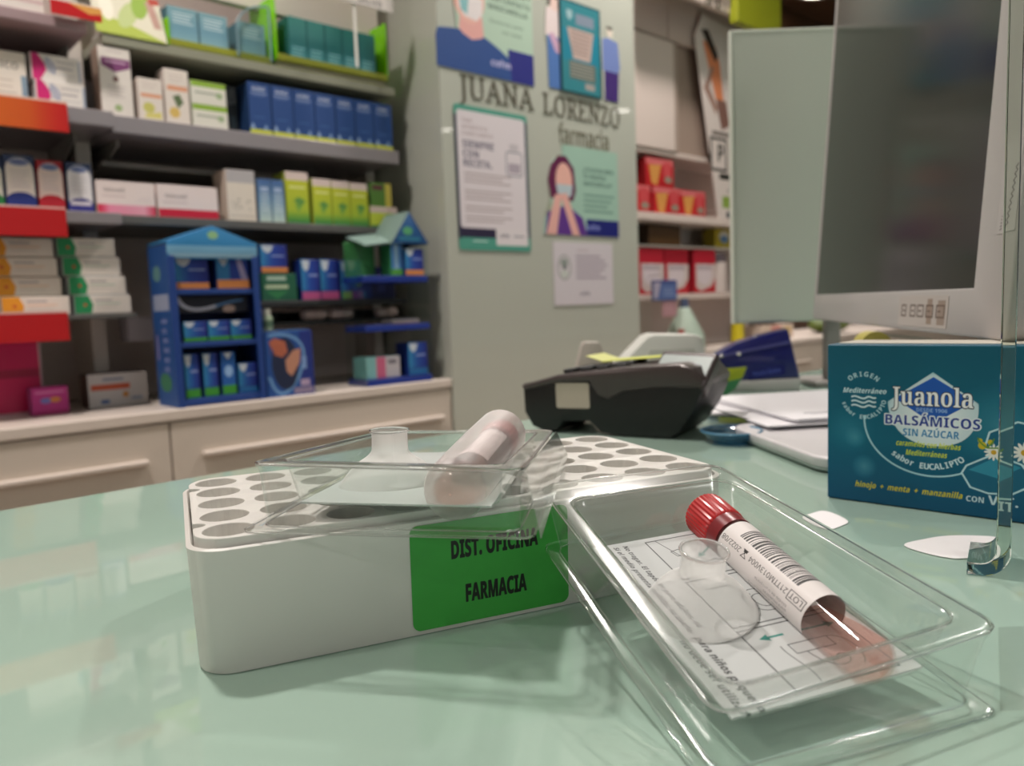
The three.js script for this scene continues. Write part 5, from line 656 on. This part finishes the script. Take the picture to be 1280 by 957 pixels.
// ---------------------------------------------------------------- card terminal and its neighbours
{
  const o = thing('card_terminal', 'black card payment terminal lying on its feet behind the rack', 'card terminal', new V3(0.0145, 0.0004, -0.7121), 31.2 * PI / -180);
  const W = 0.082, base = ([[-8, 44], [-7, 18], [2, 5], [12, 2], [30, 2], [38, 11], [66, 12], [78, 2], [104, 0], [148, 0], [158, 6], [172, 24], [180, 40], [181, 48], [120, 47], [60, 46]]).map(([x, y]) => [x * 0.9, y]), lid = ([[-9, 43], [33, 53], [102, 60.5], [160, 63.5], [172, 60], [182, 50], [181, 45], [135, 43], [104, 39], [88, 32], [76, 36], [68, 47], [30, 45], [-6, 38]]).map(([x, y]) => [x * 0.9, y]);
  part(o, 'body', moved(prism(base, W - 0.004, 0.003), 0, 0, -W + 0.002), M.black); part(o, 'upper_shell', moved(prism(lid, W, 0.0035), 0, 0, -W), mat('#4b4140', 0.32, { metalness: 0.35 }));
  part(o, 'side_label', sheet(0.033, 0.0225, 0.0004, 0.002), mat('#b5a99a', 0.6), [0.0445, 0.0345, -0.0019], [0, 0, 0.02]);
  const scr = tex(256, 128, (k) => { k.bg('#aab4b2'); k.t('mastería', 0.55, 0.45, 0.28, '#5a6aa8'); k.r(0.1, 0.75, 0.8, 0.06, '#94a0a4'); });
  const dh = part(o, 'display_housing', rbox(0.05, 0.014, 0.05, 0.003, 3), mat('#4b4140', 0.32, { metalness: 0.35 }), [0.139, 0.0530, -0.0255], [0.5, 0, -0.07]); part(dh, 'display', sheet(0.044, 0.034, 0.0006, 0.002), printed(scr, 0.3), [0, 0.007, 0], [-PI / 2, 0, 0]);
  for (let i = 0; i < 3; i++) for (let j = 0; j < 4; j++) part(o, 'key', rbox(0.011, 0.004, 0.013, 0.0015), M.dark, [0.035 + j * 0.017, 0.0555 + j * 0.0017, -0.02 - i * 0.019], [0, 0, 0.1]);
  for (const [x, z] of [[0.016, -0.01], [0.016, -0.07], [0.12, -0.01], [0.12, -0.07]]) part(o, 'foot', new THREE.CylinderGeometry(0.006, 0.006, 0.004, 16), M.dark, [x, 0.0018, z]);
  const nt = thing('sticky_note', 'yellow green paper slip lying across the card terminal', 'paper', new V3(0.0145, 0, -0.7121), 31.2 * PI / -180); part(nt, 'slip', rbox(0.062, 0.0008, 0.04, 0.0003, 1), mat('#c9cf5a', 0.6), [0.088, 0.0648, -0.055], [0, 0, 0.075]); part(nt, 'folded_end', rbox(0.02, 0.0008, 0.04, 0.0003, 1), mat('#d6d98a', 0.6), [0.052, 0.0650, -0.055], [0, 0, -0.3]);
}
{
  const o = thing('label_printer', 'white sloping plastic desk device with an upright tab behind the terminal', 'device', new V3(0, 0.0004, -0.875)), pl = mat('#cfd0c9', 0.42);
  part(o, 'body', moved(prism([[96, 0], [108, 36], [124, 47], [154, 76], [162, 78.5], [208, 76.5], [216, 73], [221, 40], [222, 0]], 0.055, 0.003), 0, 0, -0.055), pl); part(o, 'front_inset', moved(prism([[140, 30], [156, 62], [206, 61], [210, 30]], 0.003, 0.0006), 0, 0, -0.0005), mat('#b4b7ae', 0.5)); part(o, 'paper_tab', moved(prism([[64, 0], [82, 68], [86, 72], [102, 71], [106, 66], [113, 0]], 0.02, 0.002), 0, 0, -0.045), mat('#b5ada4', 0.5));
}
{
  const a = Math.atan2(0.0177, 0.1037), o = thing('blue_dispenser', 'navy blue desk dispenser with slanted top on a white base', 'dispenser', new V3(0.2501, 0.0004, -0.971), -a);
  part(o, 'base', moved(prism([[0, 0], [105, 0], [106, 15], [-2, 12]], 0.045, 0.002), 0, 0, -0.045), mat('#b9b6b4', 0.45)); part(o, 'cover', moved(prism([[-5, 12], [-7, 36], [-2, 42], [30, 60], [60, 69], [92, 75.5], [106, 15]], 0.043, 0.003), 0, 0, -0.044), mat('#0d1465', 0.3, { clearcoat: 0.5 })); part(o, 'stripe', moved(prism([[-4, 38.5], [5, 42], [94, 57.5], [93, 61.5], [5, 45.5], [-4, 42]], 0.0008, 0.0001), 0, 0, -0.0008), mat('#4a4a86', 0.4));
  part(o, 'name_print', sheet(0.046, 0.013, 0.0003, 0.001), printed(tex(256, 72, (k) => { k.bg('#0d1465'); k.t('Nutribén', 0.5, 0.5, 0.6, '#4a58a8', 'bold'); }), 0.4), [0.066, 0.0235, -0.0008], [0, 0, 0.14]);
  for (const [x, y] of [[33, 46.5], [12, 45], [54, 66]]) part(o, 'stud', new THREE.SphereGeometry(0.0028, 14, 10), mat('#d9d4d6', 0.15, { metalness: 0.7 }), [x / 1000, y / 1000, y > 60 ? -0.01 : 0]);
  const g = thing('leaflet', 'small yellow and green leaflet leaning between terminal and blue dispenser', 'leaflet', new V3(0.2425, 0.0004, -0.93), 0.1); part(g, 'yellow_page', moved(prism([[0, 14], [6, 32], [40, 33], [34, 20]], 0.002, 0.0003), 0, 0, 0), mat('#b3bd1e', 0.5)); part(g, 'green_page', moved(prism([[2, 0], [0, 16], [34, 21], [26, 8], [14, 0]], 0.0022, 0.0003), 0, 0, -0.0005), mat('#3f8a58', 0.5));
}
{
  const pt = tex(256, 256, (k) => { k.bg('#f0eef2'); k.r(0.18, 0.82, 0.4, 0.03, '#9a98a0'); k.r(0.2, 0.87, 0.3, 0.015, '#b3b1b8'); }), pm = printed(pt, 0.7);
  [['top sheet of the loose white papers beside the blue dispenser', 0.276, -0.712, 0.0165, 0.16, 0.13], ['middle sheet of the loose white papers beside the blue dispenser', 0.28, -0.717, 0.0145, 0.2, 0.14], ['bottom sheet of the loose white papers, on the white tray', 0.272, -0.708, 0.0125, 0.12, 0.16]].forEach(([lb, x, z, y, r, w]) => { const g = sheet(w, 0.17, 0.0012, 0.003); g.rotateX(-PI / 2); solo('paper_sheet', lb, 'paper', g, pm, new V3(x, y, z), r, 'loose papers on the counter'); });
  const g2 = sheet(0.07, 0.09, 0.0006, 0.002); g2.rotateX(-PI / 2); solo('paper_sheet', 'single small white paper lying flat between terminal and loose papers', 'paper', g2, M.paper, new V3(0.238, 0.0004, -0.8), -0.5);
  const o = thing('plastic_tray', 'white rounded plastic tray partly hidden by the teal lozenge box', 'tray', new V3(0.255, 0.0004, -0.575), 0.12); const W = 0.135, L = 0.16, lp = (i, y) => loopXZ(-W / 2 + i, W / 2 - i, -L / 2 + i, L / 2 - i, 0.022 - i * 0.5, y);
  part(o, 'tray_body', loft([lp(0.006, 0.0), lp(0.002, 0.002), lp(0, 0.009), lp(0.0006, 0.0105), lp(0.003, 0.011), lp(0.006, 0.0105), lp(0.009, 0.009)], true, true), mat('#d9d6d8', 0.4)); part(o, 'base_rim', loft([lp(0.004, 0.0002), lp(0.001, 0.0035), lp(0.003, 0.0045)], true, false), mat('#8fa39a', 0.4));
}
{
  const o = thing('glass_pebble', 'small clear blue glass dish on the counter beside the papers', 'dish', new V3(0.176, 0.0004, -0.624)); const pts = [[0, 0], [0.014, 0], [0.02, 0.004], [0.024, 0.009], [0.0238, 0.0098], [0.019, 0.006], [0, 0.004]].map(([x, y]) => new THREE.Vector2(x, y)); part(o, 'dish_body', new THREE.LatheGeometry(pts, 32), mat('#6fa0bc', 0.05, { transmission: 0.7, ior: 1.5, side: THREE.DoubleSide })); part(o, 'rim', new THREE.TorusGeometry(0.0239, 0.0008, 8, 36).rotateX(PI / 2), mat('#5d90b0', 0.1), [0, 0.0094, 0]);
}
{
  const o = thing('tape_dispenser', 'tape dispenser with yellow roll just showing above the lozenge box', 'tape dispenser', new V3(0.283, 0.0004, -0.632), -0.1); part(o, 'body', moved(prism([[0, 0], [70, 0], [70, 20], [50, 66], [22, 72], [14, 62], [0, 30]], 0.035, 0.003), 0, 0, -0.035), mat('#2c2418', 0.5)); part(o, 'tape_roll', new THREE.CylinderGeometry(0.0125, 0.0125, 0.02, 32).rotateX(PI / 2), mat('#b8ac54', 0.4), [0.016, 0.0715, -0.018]); part(o, 'tape_strip', rbox(0.046, 0.002, 0.019, 0.0005, 1), mat('#d3cfc0', 0.25), [0.037, 0.079, -0.018], [0, 0, -0.12]); part(o, 'cutter', rbox(0.012, 0.006, 0.022, 0.001), M.steel, [0.058, 0.072, -0.018]);
}

renderer.render(scene, camera);
